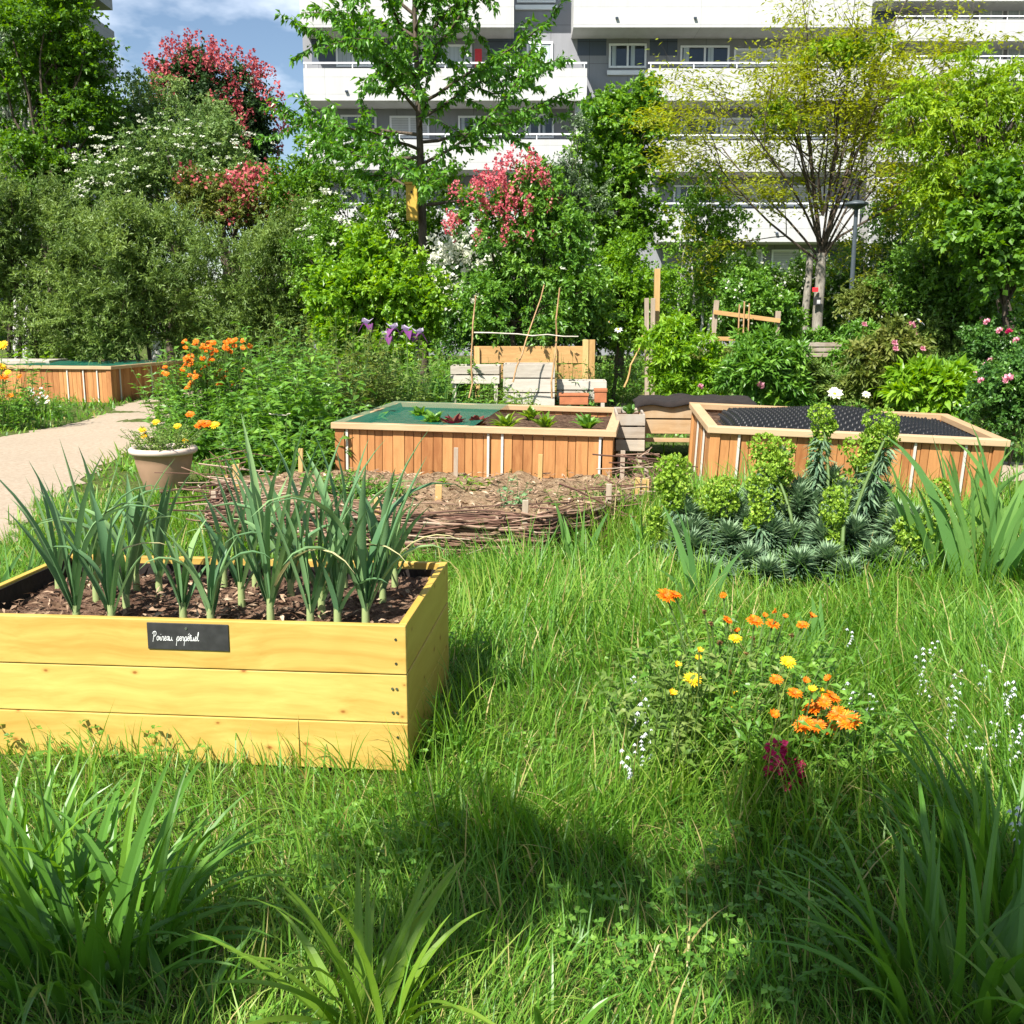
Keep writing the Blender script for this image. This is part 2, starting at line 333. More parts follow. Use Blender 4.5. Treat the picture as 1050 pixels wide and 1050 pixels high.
mp = N(nt, 'ShaderNodeVectorMath', {0: tc.outputs['Generated'], 1: (2.6, 2.6, 6.0)}, operation='MULTIPLY')
cn = N(nt, 'ShaderNodeTexNoise', {'Vector': mp.outputs[0], 'Scale': 1.7, 'Detail': 6, 'Roughness': .55})
cf = ramp(nt, cn.outputs['Fac'], [(.47, (0, 0, 0)), (.75, (.8, .8, .8))])
mx = N(nt, 'ShaderNodeMix', {'Factor': cf, 6: sky.outputs[0], 7: (14, 14.6, 15.6, 1)}, data_type='RGBA')
bg = N(nt, 'ShaderNodeBackground', {'Color': mx.outputs[2], 'Strength': .062})
wo = N(nt, 'ShaderNodeOutputWorld', {0: bg.outputs[0]})
sc.view_settings.view_transform = 'Standard'; sc.view_settings.look = 'None'; sc.view_settings.exposure = EXPO; sc.view_settings.gamma = 1
cy = sc.cycles
cy.max_bounces = 6; cy.diffuse_bounces = 3; cy.glossy_bounces = 2; cy.transmission_bounces = 3; cy.transparent_max_bounces = 4
cy.use_denoising = True; cy.caustics_reflective = False; cy.caustics_refractive = False; cy.sample_clamp_indirect = 4
# ------------------------------------------------------------------ ground and path
xs = np.concatenate([np.linspace(-900, -30, 12)[:-1], np.linspace(-30, -8, 20)[:-1], np.linspace(-8, 8, 130), np.linspace(8, 30, 20)[1:], np.linspace(30, 900, 12)[1:]])
ys = np.concatenate([np.linspace(-200, -3, 10)[:-1], np.linspace(-3, 14, 140), np.linspace(14, 60, 40)[1:], np.linspace(60, 1500, 12)[1:]])
X, Y = np.meshgrid(xs, ys)
gm = MB(); nx = len(xs)
i = (np.arange(len(ys)-1)[:, None]*nx+np.arange(nx-1)[None]).ravel()
gm.add(np.stack([X, Y, gz(X, Y)], -1), np.stack([i, i+1, i+nx+1, i+nx], 1))
tag(gm.build('ground', M['ground'], smooth=True), 'green and brown garden ground under the grass and plants', 'ground', kind='structure')
PATH = [np.array(p) for p in ((-3.2, 3.5, 2.6), (-4.3, 6.2, 2.6), (-5.1, 9.5, 2.5), (-5.9, 13.0, 2.3), (-6.35, 17.0, 1.9), (-6.3, 21.5, 1.8), (-5.5, 26, 1.8))]
# path polygon by its two edges (left and right), read from the photograph
PL = [(-8.8, 4.0), (-7.6, 9.0), (-6.75, 13.0), (-6.45, 16.0), (-7.05, 19.0), (-7.0, 21.5), (-6.6, 26.0), (-4, 30)]
PR = [(-2.75, 3.2), (-3.2, 6.0), (-3.85, 8.4), (-4.35, 10.8), (-4.6, 14.0), (-5.0, 18.0), (-5.1, 21.5), (-4.6, 25.0), (-3, 28)]
def edge(P, y):
    P = np.array(P); return np.interp(y, P[:, 1], P[:, 0])
def on_path(x, y, pad=0.0):
    j = .06*np.sin(7.3*np.asarray(y))+.05*np.sin(17*np.asarray(y)+1)
    return (x > edge(PL, y)-pad+j) & (x < edge(PR, y)+pad+j) & (np.asarray(y) > 3.2) & (np.asarray(y) < 28)
pm = MB(); yy = np.linspace(3.2, 28, 120); uu = np.linspace(0, 1, 12)
j = .05*np.sin(7.3*yy)+.04*np.sin(17*yy+1)
XX = (edge(PL, yy)+j)[:, None]*(1-uu)+(edge(PR, yy)+j)[:, None]*uu; YY = np.repeat(yy[:, None], 12, 1)
i = (np.arange(119)[:, None]*12+np.arange(11)[None]).ravel()
pm.add(np.stack([XX, YY, gz(XX, YY)+.006+.0*XX], -1), np.stack([i, i+1, i+13, i+12], 1))
tag(pm.build('path', M['path'], smooth=True), 'pale pinkish sandy footpath curving past the raised beds', 'path', kind='structure')
pm = MB()
for (cx, cy_, rx, ry) in ((2.05, 17.0, 1.0, 2.2), (5.2, 11.4, .9, .75)):
    th = np.linspace(0, 2*pi, 40, endpoint=False); rr = 1+.12*np.sin(3*th)+.08*np.sin(7*th+1)
    x = cx+rx*rr*np.cos(th); y = cy_+ry*rr*np.sin(th)
    v = np.concatenate([[[cx, cy_, gz(cx, cy_)+.03]], np.stack([x, y, gz(x, y)+.006], 1)])
    k = np.arange(40); pm.add(v, np.stack([0*k, k+1, (k+1) % 40+1], 1))
tag(pm.build('bare_path', M['path'], smooth=True), 'bare trodden straw coloured ground between the beds', 'path', kind='structure')
# ------------------------------------------------------------------ the apartment blocks
def wallmat(name, c, mortar, w_=1.5, h_=1.4):
    m, nt, out = newmat(name); tc = N(nt, 'ShaderNodeTexCoord')
    sp = N(nt, 'ShaderNodeSeparateXYZ', {0: tc.outputs['Object']})
    cb = N(nt, 'ShaderNodeCombineXYZ', {0: sp.outputs[0], 1: sp.outputs[2]})
    br = N(nt, 'ShaderNodeTexBrick', {'Vector': cb.outputs[0], 'Color1': c4(c), 'Color2': c4(tuple(x*.95 for x in c)), 'Mortar': c4(mortar), 'Scale': 1.0, 'Mortar Size': .012, 'Brick Width': w_, 'Row Height': h_}, offset=0.0)
    sv = N(nt, 'ShaderNodeVectorMath', {0: tc.outputs['Object'], 1: (3.0, 1, .35)}, operation='MULTIPLY')
    n = N(nt, 'ShaderNodeTexNoise', {'Vector': sv.outputs[0], 'Scale': 1.0, 'Detail': 7, 'Roughness': .65})
    st = ramp(nt, n.outputs['Fac'], [(.3, (.88, .87, .86)), (.62, (1, 1, 1))])
    mu = N(nt, 'ShaderNodeMix', {'Factor': 1.0, 6: br.outputs['Color'], 7: st}, data_type='RGBA', blend_type='MULTIPLY')
    p = N(nt, 'ShaderNodeBsdfPrincipled', {'Base Color': mu.outputs[2], 'Roughness': .75, 'Specular IOR Level': .25}); nt.links.new(p.outputs[0], out.inputs[0]); return m
M['wallgrey'] = wallmat('grey_facade', (.26, .265, .29), (.16, .16, .18))
M['panelblue'] = wallmat('slate_blue_facade', (.085, .105, .145), (.05, .06, .08), 3.0, 2.0)
M['white'] = wallmat('white_concrete', (.50, .50, .495), (.36, .36, .37), 7.0, .61)
M['frame'] = plain('white_frame', (.75, .76, .78), .4, .04, 3)
M['shutter'] = wallmat('roller_shutter', (.55, .56, .57), (.38, .39, .41), 9.0, .09)
m, nt, out = newmat('window_glass'); p = N(nt, 'ShaderNodeBsdfPrincipled', {'Base Color': (.02, .025, .03, 1), 'Roughness': .06, 'Specular IOR Level': .6}); nt.links.new(p.outputs[0], out.inputs[0]); M['glass'] = m
M['curtain'] = wallmat('net_curtain', (.44, .50, .54), (.30, .35, .39), .16, 9.0)
M['red'] = M['redpaint']
def block(root, YF, depth, wall, balcs, wins, panels, fins, rails=True, h_top=None):
    YW = YF+depth
    mb = MB(); b2(mb, *wall); mb.build('wall', M['wallgrey'], root)
    for (x0, x1, y0, y1) in balcs:
        A0 = at(x0, y1, YF); A1 = at(x1, y0, YF); z0, z1 = A0[2], A1[2]; X0, X1 = A0[0], A1[0]
        mb = MB(); t = .14
        b2(mb, (X0, YF, z0), (X1, YF+t, z1)); b2(mb, (X0, YF+t, z0), (X0+t, YW, z1)); b2(mb, (X1-t, YF+t, z0), (X1, YW, z1)); b2(mb, (X0+t, YF+t, z0), (X1-t, YW, z0+.18))
        b = mb.build('balcony', M['white'], root)
        mr = MB()
        n = max(2, int((X1-X0)/1.6))
        for k in range(n+1):
            x = X0+.1+(X1-X0-.2)*k/n; bar(mr, (x, YF+.07, z1), (x, YF+.07, z1+.2), .035, .035)
        bar(mr, (X0, YF+.07, z1+.2), (X1, YF+.07, z1+.2), .06, .06)
        mr.build('railing', M['frame'], b)
        if YF < 50:
            for k in range(int((X1-X0)/2.9)):
                md = MB(); x = X0+1.6+k*2.9; bar(md, (x, YF-.1, z0+.3), (x, YF+.01, z0+.34), .06, .10); md.build('spout', M['panelblue'], b)
    for (x0, x1, y0, y1, n, kind) in wins:
        A0 = at(x0, y1, YW); A1 = at(x1, y0, YW); X0, X1, z0, z1 = A0[0], A1[0], A0[2], A1[2]; t = .075
        mf = MB(); b2(mf, (X0, YW-.07, z0), (X1, YW-.002, z0+t)); b2(mf, (X0, YW-.07, z1-t), (X1, YW-.002, z1))
        for k in range(n+1):
            x = X0+(X1-X0-t)*k/n; b2(mf, (x, YW-.066, z0+t), (x+t, YW-.002, z1-t))
        wn = mf.build('window', M['frame'], root)
        mp_ = MB(); b2(mp_, (X0+.02, YW-.03, z0+.02), (X1-.02, YW-.006, z1-.02))
        mp_.build('shutter' if kind == 'shutter' else 'pane', M[{'glass': 'glass', 'curtain': 'curtain', 'shutter': 'shutter'}[kind]], wn)
        if kind == 'glass' and n > 1:
            wdt = (X1-X0)/n
            for k in range(n): ms = MB(); b2(ms, (X0+wdt*k+t+.05, YW-.036, z0+t), (X0+wdt*(k+.28)+t, YW-.031, z1-t)); ms.build('curtain', M['curtain'], wn)
        ml = MB(); b2(ml, (X0-.06, YW-.12, z0-.26), (X1+.06, YW-.002, z0-.10)); ml.build('sill', M['frame'], wn)
    for (x0, x1, y0, y1) in panels:
        A0 = at(x0, y1, YW); A1 = at(x1, y0, YW)
        mb = MB(); b2(mb, (A0[0], YW-.004, A0[2]), (A1[0], YW+.02, A1[2])); mb.build('panel', M['panelblue'], root)
    for (x0, x1, y0, y1) in fins:
        A0 = at(x0, y1, YF); A1 = at(x1, y0, YF)
        mb = MB(); b2(mb, (A0[0], YF+.3, A0[2]), (A1[0], YF+depth+.5, A1[2])); mb.build('pier', M['white'], root)
Xa = at(313, 120, 42.6)[0]; Xb = at(884, 120, 42.6)[0]
apt = thing('apartment_building', 'long grey apartment block with white balcony bands seen behind the trees', 'building', (0, 0, 0))
block(apt, 41.0, 1.6, ((Xa, 42.6, 0), (Xb, 56, 18.5)),
  [(308,527,-5,28),(312,602,70,103),(314,600,143,174),(316,598,214,247),(588,895,-5,28),(664,891,70,103),(672,884,144,176),(676,882,214,248),(308,560,-79,-46),(600,895,-79,-46)],
  [(624,663,45,70,2,'glass'),(697,748,47,69,2,'glass'),(752,800,50,69,1,'shutter'),(806,850,47,69,2,'curtain'),(697,736,120,143,2,'glass'),(738,790,121,143,1,'shutter'),(800,850,119,143,2,'glass'),
   (345,396,44,69,3,'curtain'),(402,440,46,69,2,'shutter'),(450,484,46,69,1,'curtain'),(540,567,43,69,2,'curtain'),(538,568,117,142,2,'glass'),(350,386,118,142,2,'glass'),(400,440,119,142,2,'shutter'),(470,503,119,142,2,'glass'),
   (736,800,189,212,1,'shutter'),(806,850,190,212,2,'shutter'),(690,730,190,212,2,'glass'),(740,782,256,280,1,'shutter'),(790,834,256,280,1,'shutter'),(530,570,-14,3,2,'curtain'),(625,663,-30,-8,2,'glass'),
   (350,386,190,212,2,'glass'),(402,442,190,212,2,'shutter'),(470,503,192,212,2,'curtain')],
  [(592,622,33,57),(666,695,33,57),(672,695,106,130),(320,344,33,66),(500,536,33,66),(398,402,33,66),(600,640,110,140),(836,868,256,282)],
  [(893,906,29,290),(590,602,103,143)])
mc = MB(); A0 = at(487, 69, 42.3); A1 = at(494, 50, 42.3); b2(mc, (A0[0], 42.3, A0[2]), (A1[0], 42.36, A1[2])); mc.build('red_cloth', M['redpaint'], apt)
apt2 = thing('apartment_building', 'farther apartment block with white bands at the upper right edge', 'building', (0, 0, 0))
Xc = at(893, 60, 66)[0]
block(apt2, 64.0, 2.0, ((Xc, 66, 0), (Xc+40, 80, at(900, 0, 66)[2])),
  [(917,1120,20,42),(900,1120,61,83),(900,1120,103,125),(898,1120,144,166),(898,1120,186,207),(898,1120,228,249),(898,1120,-20,1)],
  [(922,940,52,62,1,'shutter')]+[(x, x+26, y, y+15, 2, k) for y in (5, 47, 88, 130) for x, k in ((944,'shutter'),(972,'shutter'),(1003,'curtain'),(1032,'curtain'),(1064,'shutter'))],
  [(897,920,3,20)], [(893,917,40,72)])
far = thing('apartment_building', 'grey apartment block corner glimpsed above the tall tree at upper left', 'building', (0, 0, 0))
xf = at(118, 46, 95)[0]
mb = MB(); b2(mb, (xf-26, 72, 0), (xf-1.6, 94, 36)); mb.build('wall', M['panelblue'], far)
for k in range(-6, 3):
    z0 = at(118, 47, 95)[2]+k*2.85
    mb = MB(); b2(mb, (xf-1.6, 72, z0), (xf, 95, z0+1.15)); mb.build('balcony', M['wallgrey'], far)
# ------------------------------------------------------------------ woody plants
UP = np.array((0, 0, 1.0))
def limb(mb, a, b, r0, r1, rng, sag=.12, n=6, sides=5, tint=.5):
    t = np.linspace(0, 1, n)[:, None]; a = np.asarray(a); b = np.asarray(b); L = np.linalg.norm(b-a)
    p = a*(1-t)+b*t; p[:, 2] += (np.sin(t[:, 0]*pi)*L*sag); p[1:-1] += rng.normal(size=(n-2, 3))*L*.03
    tube(mb, p, np.linspace(r0, r1, n), sides, tint, cap=False); return p
def in_ells(rng, ells, Y, n, shell=.55, ydepth=.8, pick=None):
    "n points in a set of picture ellipses turned into ellipsoids that stand at distance Y"
    ar = np.array([e[2]*e[3] for e in ells], float); idx = rng.choice(len(ells), n, p=ar/ar.sum())
    u = rdir(rng, n)*(rng.random(n)[:, None]**shell)
    out = np.zeros((n, 3)); nor = np.zeros((n, 3))
    for k, e in enumerate(ells):
        s = ppm(e[0], e[1], Y); c = at(e[0], e[1], Y); dy = e[4] if len(e) > 4 else 0
        r = np.array((e[2]/s, min(e[2], e[3]*1.3)/s*ydepth, e[3]/s)); q = idx == k
        out[q] = c+np.array((0, dy, 0))+u[q]*r; nor[q] = u[q]/r
    return out, unit(nor)
def leafcloud(mb, rng, C, rc, ntw, nlf, L, W, up=.35, droop=.3, flat=1.0, fold=False, leafdroop=.15, lookout=None, spread=.75, tmean=None, mi=0):
    "twigs with leaves round the cluster centres C"
    nC = len(C); n = nC*ntw
    D = rdir(rng, n); D[:, 2] = D[:, 2]*flat+up; 
    if lookout is not None: D += np.repeat(lookout, ntw, 0)*.55
    D = unit(D)
    S = np.repeat(C, ntw, 0)+rdir(rng, n)*rc*.35*rng.random((n, 1)); ln = rc*rng.uniform(.55, 1.15, (n, 1))
    t = rng.uniform(.12, 1.0, (n, nlf, 1))
    P = S[:, None]+D[:, None]*ln[:, None]*t; P[..., 2] -= (droop*ln*(t[..., 0]**2)*.6)
    A = D[:, None]*.6+rng.normal(size=(n, nlf, 3))*spread; A[..., 2] -= droop*.9
    Nn = rng.normal(size=(n, nlf, 3))*.55+np.array((0, 0, .9))
    tc_ = np.repeat(rng.normal(.5 if tmean is None else tmean, .16, nC), ntw*nlf)+rng.normal(0, .15, n*nlf)
    P = P.reshape(-1, 3); k = len(P)
    leaves(mb, P, A.reshape(-1, 3), Nn.reshape(-1, 3), L*rng.uniform(.65, 1.2, k), W*rng.uniform(.7, 1.2, k), np.clip(tc_, 0.02, .98), mi, fold, leafdroop)
    return S, D, ln
def blossoms(mb, rng, P, nor, kind, size, npet):
    n = len(P); 
    if kind == 'spike':       # upright cone of small flowers
        t = rng.random((n, npet, 1)); th = rng.uniform(0, 2*pi, (n, npet)); r = size*.30*(1-t[..., 0]*.8)
        ax = unit(nor*.6+UP*.9); ref = unit(np.cross(ax, (0.3, .9, .1))); b = np.cross(ax, ref)
        rad = np.cos(th)[..., None]*ref[:, None]+np.sin(th)[..., None]*b[:, None]
        Q = P[:, None]+ax[:, None]*t*size+rad*r[..., None]; A = rad*.8+ax[:, None]*.4+rng.normal(size=Q.shape)*.4
        leaves(mb, Q.reshape(-1, 3), A.reshape(-1, 3), rng.normal(size=(n*npet, 3)), size*.22, size*.2, np.clip(rng.normal(.5, .25, n*npet), 0, 1), 0, False)
    elif kind == 'plate':     # flat clusters
        th = rng.uniform(0, 2*pi, (n, npet)); r = size*.5*np.sqrt(rng.random((n, npet)))
        ax = unit(nor*.5+UP); ref = unit(np.cross(ax, (0.3, .9, .1))); b = np.cross(ax, ref)
        Q = P[:, None]+(np.cos(th)*r)[..., None]*ref[:, None]+(np.sin(th)*r)[..., None]*b[:, None]
        leaves(mb, Q.reshape(-1, 3), rng.normal(size=(n*npet, 3))+.01, (ax[:, None]+rng.normal(size=(n, npet, 3))*.3).reshape(-1, 3), size*.3, size*.3, np.clip(rng.normal(.6, .25, n*npet), 0, 1), 0, False)
    else:                     # loose little flowers
        Q = P[:, None]+rng.normal(size=(n, npet, 3))*size*.5
        leaves(mb, Q.reshape(-1, 3), rng.normal(size=(n*npet, 3)), rng.normal(size=(n*npet, 3)), size*.4, size*.4, np.clip(rng.normal(.55, .25, n*npet), 0, 1), 0, False)
def woody(name, label, cat, Y, ells, ncl, rc, ntw, nlf, L, W, mat, trunk=None, bark='bark', up=.35, droop=.3, flat=1.0, bl=None, group=None, seed=1, shell=.55, fold=False, nlimb=None, spread=.75, ydepth=.8, trunk_r=.10, tmean=None, parts=('crown', 'trunk')):
    L, W, nlf = L*.76, W*.78, int(nlf*1.65); rng = np.random.default_rng(seed)
    if trunk is None: trunk = [(ells[0][0], None)]
    x0 = at(trunk[0][0], 330, Y)[0]
    root = thing(name, label, cat, (x0, Y, float(gz(x0, Y))), 0, group)
    off = np.array(root.location)
    C, nor = in_ells(rng, ells, Y, ncl, shell, ydepth)
    C[:, 2] = np.maximum(C[:, 2], gz(C[:, 0], C[:, 1])+rc*.5)
    mb = MB(); leafcloud(mb, rng, C-off, rc, ntw, nlf, L, W, up, droop, flat, fold, lookout=nor, spread=spread, tmean=tmean)
    mb.build(parts[0], M[mat], root)
    tb = MB(); zt = C[:, 2].max()-off[2]; zlow = max(.15, (np.percentile(C[:, 2], 12)-off[2]))
    for (tx, lean) in trunk:
        bx_ = at(tx, 330, Y)[0]-off[0]
        top = np.array((C[:, 0].mean()-off[0], C[:, 1].mean()-Y, zt*.86)) if lean is None else np.array((at(lean, 330, Y)[0]-off[0], .3, zt*.86))
        n = 9; t = np.linspace(0, 1, n)[:, None]; base = np.array((bx_, 0, -.12))
        P = base*(1-t)+top*t; P[:, :2] = base[:2]*(1-t)**1.5+top[:2]*(1-(1-t)**1.5); P[1:, :2] += rng.normal(size=(n-1, 2))*.04*zt/4
        tube(tb, P, trunk_r*np.linspace(1.1, .18, n), 8)
        sel = rng.permutation(ncl)[:(nlimb or min(ncl, 45))//len(trunk)]
        for c in C[sel]-off:
            h = np.clip(c[2]*rng.uniform(.35, .75), min(zlow*.8, zt*.5), zt*.8); f_ = (h+.12)/(top[2]+.12)
            q = np.array([np.interp(f_, t[:, 0], P[:, i]) for i in range(3)])
            limb(tb, q, c, trunk_r*.42*(1-f_*.6), trunk_r*.06, rng, sag=.06)
    tb.build(parts[1], M[bark], root)
    if bl:
        for (mname, kind, bells, nb, size, npet) in bl:
            Q, nn = in_ells(rng, bells, Y, nb, .16, ydepth)
            q = (nn[:, 1] < .45) & (nn[:, 2] > -.6); Q, nn = Q[q], nn[q]
            bb = MB(); blossoms(bb, rng, Q-off+nn*rc*.5, nn, kind, size, npet); bb.build('blossom', M[mname], root)
    return root
# the dense left bank
woody('deciduous_tree', 'tall bright green leafy tree filling the upper left corner', 'tree', 27, [(45,60,70,80),(60,165,70,60),(84,100,24,70),(60,10,40,50),(30,200,60,50),(88,70,14,40)], 170, .75, 14, 13, .15, .09, 'maple', trunk=[(50,None)], flat=.5, droop=.35, seed=11, trunk_r=.2)
woody('willow_tree', 'pale grey green tree with thin white stems behind the tall tree at upper left', 'tree', 31, [(12,50,40,70),(-10,100,50,60),(40,20,30,50)], 70, .8, 14, 14, .16, .05, 'greywillow', trunk=[(14,20),(24,30)], bark='birchbark', droop=.7, seed=12, trunk_r=.12)
woody('red_horse_chestnut', 'dark leaved chestnut tree covered in red blossom against the sky', 'tree', 36, [(216,98,40,38),(252,122,22,44),(195,84,28,20),(262,145,15,24)], 120, .65, 13, 12, .22, .10, 'chestnut', trunk=[(228,None)], droop=.45, seed=13, trunk_r=.22,
  bl=[('redbloom','spike',[(213,94,44,38),(252,122,26,46),(193,82,30,22)],300,.44,26)])
woody('weeping_birch', 'pale olive weeping birch with white twigs in front of the red chestnut', 'tree', 29, [(160,130,55,55),(205,115,26,38),(115,140,30,40),(140,100,30,25)], 95, .7, 15, 15, .12, .055, 'birch', trunk=[(160,None)], bark='birchbark', up=.1, droop=1.1, seed=14, trunk_r=.14)
woody('viburnum_shrub', 'broad shrub dotted with flat creamy white flower clusters', 'shrub', 26, [(168,180,85,42),(118,195,45,32),(250,185,42,34),(205,150,45,28)], 120, .6, 13, 12, .13, .07, 'birch', trunk=[(168,None)], seed=15,
  bl=[('whitebloom','plate',[(168,178,88,46),(118,195,45,34),(250,182,42,34)],380,.14,12)])
woody('red_flowering_shrub', 'low shrub with dull red and pink blossom above the willow hedge', 'shrub', 24.5, [(240,210,52,24),(205,200,24,14),(285,218,25,16)], 80, .45, 12, 12, .11, .06, 'olive', trunk=[(240,None)], seed=16,
  bl=[('redbloom','loose',[(265,200,26,16),(247,222,14,9),(203,190,15,6),(285,210,12,8),(225,205,12,6),(255,195,20,10)],170,.22,12)])
for k, (lab, e, s) in enumerate((
  ('large grey green narrow leaved willow shrub at the left edge behind the far bed', [(20,270,75,80),(-10,230,60,70),(50,335,70,40)], 21),
  ('widest grey green willow shrub under the cream flowered viburnum', [(140,284,85,66),(120,335,80,40),(160,250,50,42)], 22),
  ('rounded grey green willow shrub nearest the lime green bush', [(265,292,70,56),(270,340,80,36),(305,262,42,42)], 23))):
    woody('willow_shrub', lab, 'shrub', 22.5-k*.5, e, 150, .62, 15, 15, .15, .042, 'willow', trunk=[(e[0][0]-20,None),(e[0][0],None),(e[0][0]+22,None)], up=.65, droop=.12, group='grey green willow shrubs along the left bank', seed=s, trunk_r=.05, spread=.55)
# middle
woody('spirea_shrub', 'shrub with white flower plates left of the nest box tree', 'shrub', 20.5, [(352,240,34,36),(335,270,35,35)], 55, .42, 12, 12, .10, .05, 'roundleaf', trunk=[(350,None)], seed=31,
  bl=[('whitebloom','plate',[(350,232,32,28)],50,.18,16)])
woody('lime_green_bush', 'lime green leafy bush at the foot of the nest box tree', 'bush', 16.5, [(385,300,62,42),(345,312,32,34),(380,255,20,35),(425,300,30,38),(385,345,66,28)], 150, .36, 12, 11, .12, .075, 'lime', trunk=[(370,None),(395,None)], up=.45, seed=32, trunk_r=.035)
woody('dark_thicket_bush', 'mid green bushy growth behind the nest box tree trunk', 'bush', 23, [(330,205,50,40),(410,235,45,45),(470,250,40,40),(300,180,32,30),(440,200,35,40)], 110, .5, 12, 12, .12, .07, 'maple', trunk=[(380,None)], seed=33, trunk_r=.06)
woody('cotoneaster_bush', 'bush sprinkled with tiny white flowers right of the nest box tree', 'bush', 18.5, [(482,295,34,34),(470,265,22,25),(505,320,30,22)], 55, .38, 12, 13, .07, .045, 'herbdark', trunk=[(485,None)], seed=34, trunk_r=.03,
  bl=[('whitebloom','loose',[(485,292,32,34),(470,268,16,18)],190,.20,13)])
woody('pink_horse_chestnut', 'small spreading tree with salmon pink blossom and several thin stems', 'tree', 16.6, [(505,225,32,26),(548,205,34,28),(575,240,30,40),(520,262,40,30),(562,285,55,36),(500,300,40,28),(550,330,75,28),(600,300,30,30)], 130, .36, 12, 11, .12, .055, 'herb', trunk=[(530,520),(545,548),(560,585),(552,500)], seed=35, trunk_r=.05,
  bl=[('pinkbloom','spike',[(500,214,26,22),(530,202,24,24),(545,232,20,22),(490,238,18,13),(528,182,12,10),(522,240,24,14)],190,.20,24),('whitebloom','plate',[(570,262,40,25),(520,265,30,10)],26,.13,10)])
woody('glossy_understory_bush', 'dark leafy bush filling the space under the pink chestnut', 'bush', 18.8, [(560,325,80,36),(500,330,50,30),(620,325,40,40)], 110, .45, 12, 12, .10, .06, 'herbdark', trunk=[(560,None)], seed=36, trunk_r=.04)
woody('round_leaved_tree', 'small bright green round leaved tree in front of the balconies', 'tree', 25, [(640,125,38,42),(650,105,20,25),(628,185,55,42),(660,160,30,35),(640,240,52,40),(615,150,28,25)], 150, .48, 12, 12, .14, .10, 'roundleaf', trunk=[(640,None),(632,620)], up=.45, seed=37, trunk_r=.09)
woody('silver_leaved_tree', 'thin pale silvery tree between the pink chestnut and round leaved tree', 'tree', 24, [(588,165,20,42),(575,200,24,30),(600,220,25,35)], 45, .4, 12, 12, .10, .045, 'greywillow', trunk=[(590,None)], seed=38, trunk_r=.05)
woody('golden_shrub', 'golden green dense shrub behind the three upright posts', 'shrub', 18.3, [(622,305,46,42),(655,315,35,42),(640,270,30,25)], 110, .4, 12, 12, .085, .05, 'lime', trunk=[(630,None)], seed=39, trunk_r=.04, tmean=.3)
woody('birch_sapling', 'sparse young birch with thin white stems beside the post', 'tree', 23, [(725,235,38,50),(745,270,40,40),(705,280,34,40),(720,200,22,25)], 80, .42, 9, 10, .11, .065, 'roundleaf', trunk=[(702,715),(712,730),(692,700),(718,745)], bark='birchbark', up=.3, droop=.5, seed=40, trunk_r=.04)
# right
woody('yellow_green_tree', 'large yellow green tree with drooping layered sprays at upper right', 'tree', 17, [(970,120,55,38),(1015,95,55,42),(960,165,40,30),(1010,175,55,38),(935,95,28,12),(925,125,18,14),(975,205,45,28),(1040,130,40,65)], 105, .48, 13, 13, .12, .048, 'goldtree', trunk=[(1075,None)], bark='bark', flat=.35, up=.05, droop=.75, seed=41, trunk_r=.13, shell=.45)
woody('broad_leaved_tree', 'green heart leaved tree leaning in from the right edge below the yellow green crown', 'tree', 14.5, [(1035,215,48,40),(1040,260,40,40),(1000,240,30,25)], 60, .42, 11, 10, .13, .11, 'maple', trunk=[(1050,None)], droop=.4, seed=42, trunk_r=.07)
woody('understory_tree', 'dark green tree below the yellow green crown with grey trunk', 'tree', 25, [(940,240,60,48),(990,260,60,55),(900,260,35,30),(960,205,50,35)], 130, .6, 12, 12, .13, .065, 'hedge', trunk=[(945,None),(1010,None)], seed=43, droop=.5, trunk_r=.12)
for k, (lab, e, s) in enumerate((
  ('dark hedge shrub with small white flowers behind the wooden fence frame', [(765,305,50,32),(730,310,40,28),(690,320,36,26)], 51),
  ('dark hedge shrub directly behind the twin trunks', [(835,305,45,34),(810,300,30,30)], 52),
  ('dark hedge shrub right of the street lamp', [(905,310,45,32),(935,300,35,36)], 53),
  ('deep green hedge shrub under the understory tree', [(985,310,50,38),(960,330,40,26)], 54),
  ('deep green hedge shrub cut by the right edge', [(1040,310,40,60),(1060,280,40,60)], 55))):
    woody('hedge_shrub', lab, 'shrub', 27-k*1.0, e+[(e[0][0], e[0][1]+30, 48, 24)], 110, .5, 12, 12, .12, .07, 'hedge', trunk=[(e[0][0]-12,None),(e[0][0]+12,None)], group='dark hedge shrubs in front of the building', seed=s, trunk_r=.05,
      bl=[('whitebloom','loose',[e[0]],45,.16,10)] if k < 3 else None)
woody('hedge_shrub', 'leafy green shrub in front of the understory tree below the yellow green crown', 'shrub', 18.8, [(960,275,60,38),(1000,290,45,45),(930,300,40,30),(975,320,60,28)], 120, .42, 12, 12, .10, .06, 'hedge', trunk=[(950,None),(985,None)], group='dark hedge shrubs in front of the building', seed=58, trunk_r=.04)
for k, (lab, e) in enumerate((('sunlit green shrub right of the birch sapling', [(768,312,40,26),(790,325,26,20)]), ('sunlit green shrub with pale tips right of the street lamp', [(895,318,26,26),(915,330,28,20)]), ('sunlit green shrub in front of the dark hedge right of the peonies', [(950,325,36,24),(985,335,34,22)]), ('sunlit yellowish shrub left of the twin trunks', [(786,322,20,20),(796,335,20,16)]))):
    woody('sunlit_shrub', lab, 'shrub', 19.2+.2*k, e, 70, .36, 12, 11, .11, .065, ('herb', 'olive', 'roundleaf', 'lime')[k], trunk=[(e[0][0], None)], seed=160+k, trunk_r=.03, up=.5, bl=[('whitebloom', 'loose', [e[0]], 16, .12, 9)] if k < 2 else None)
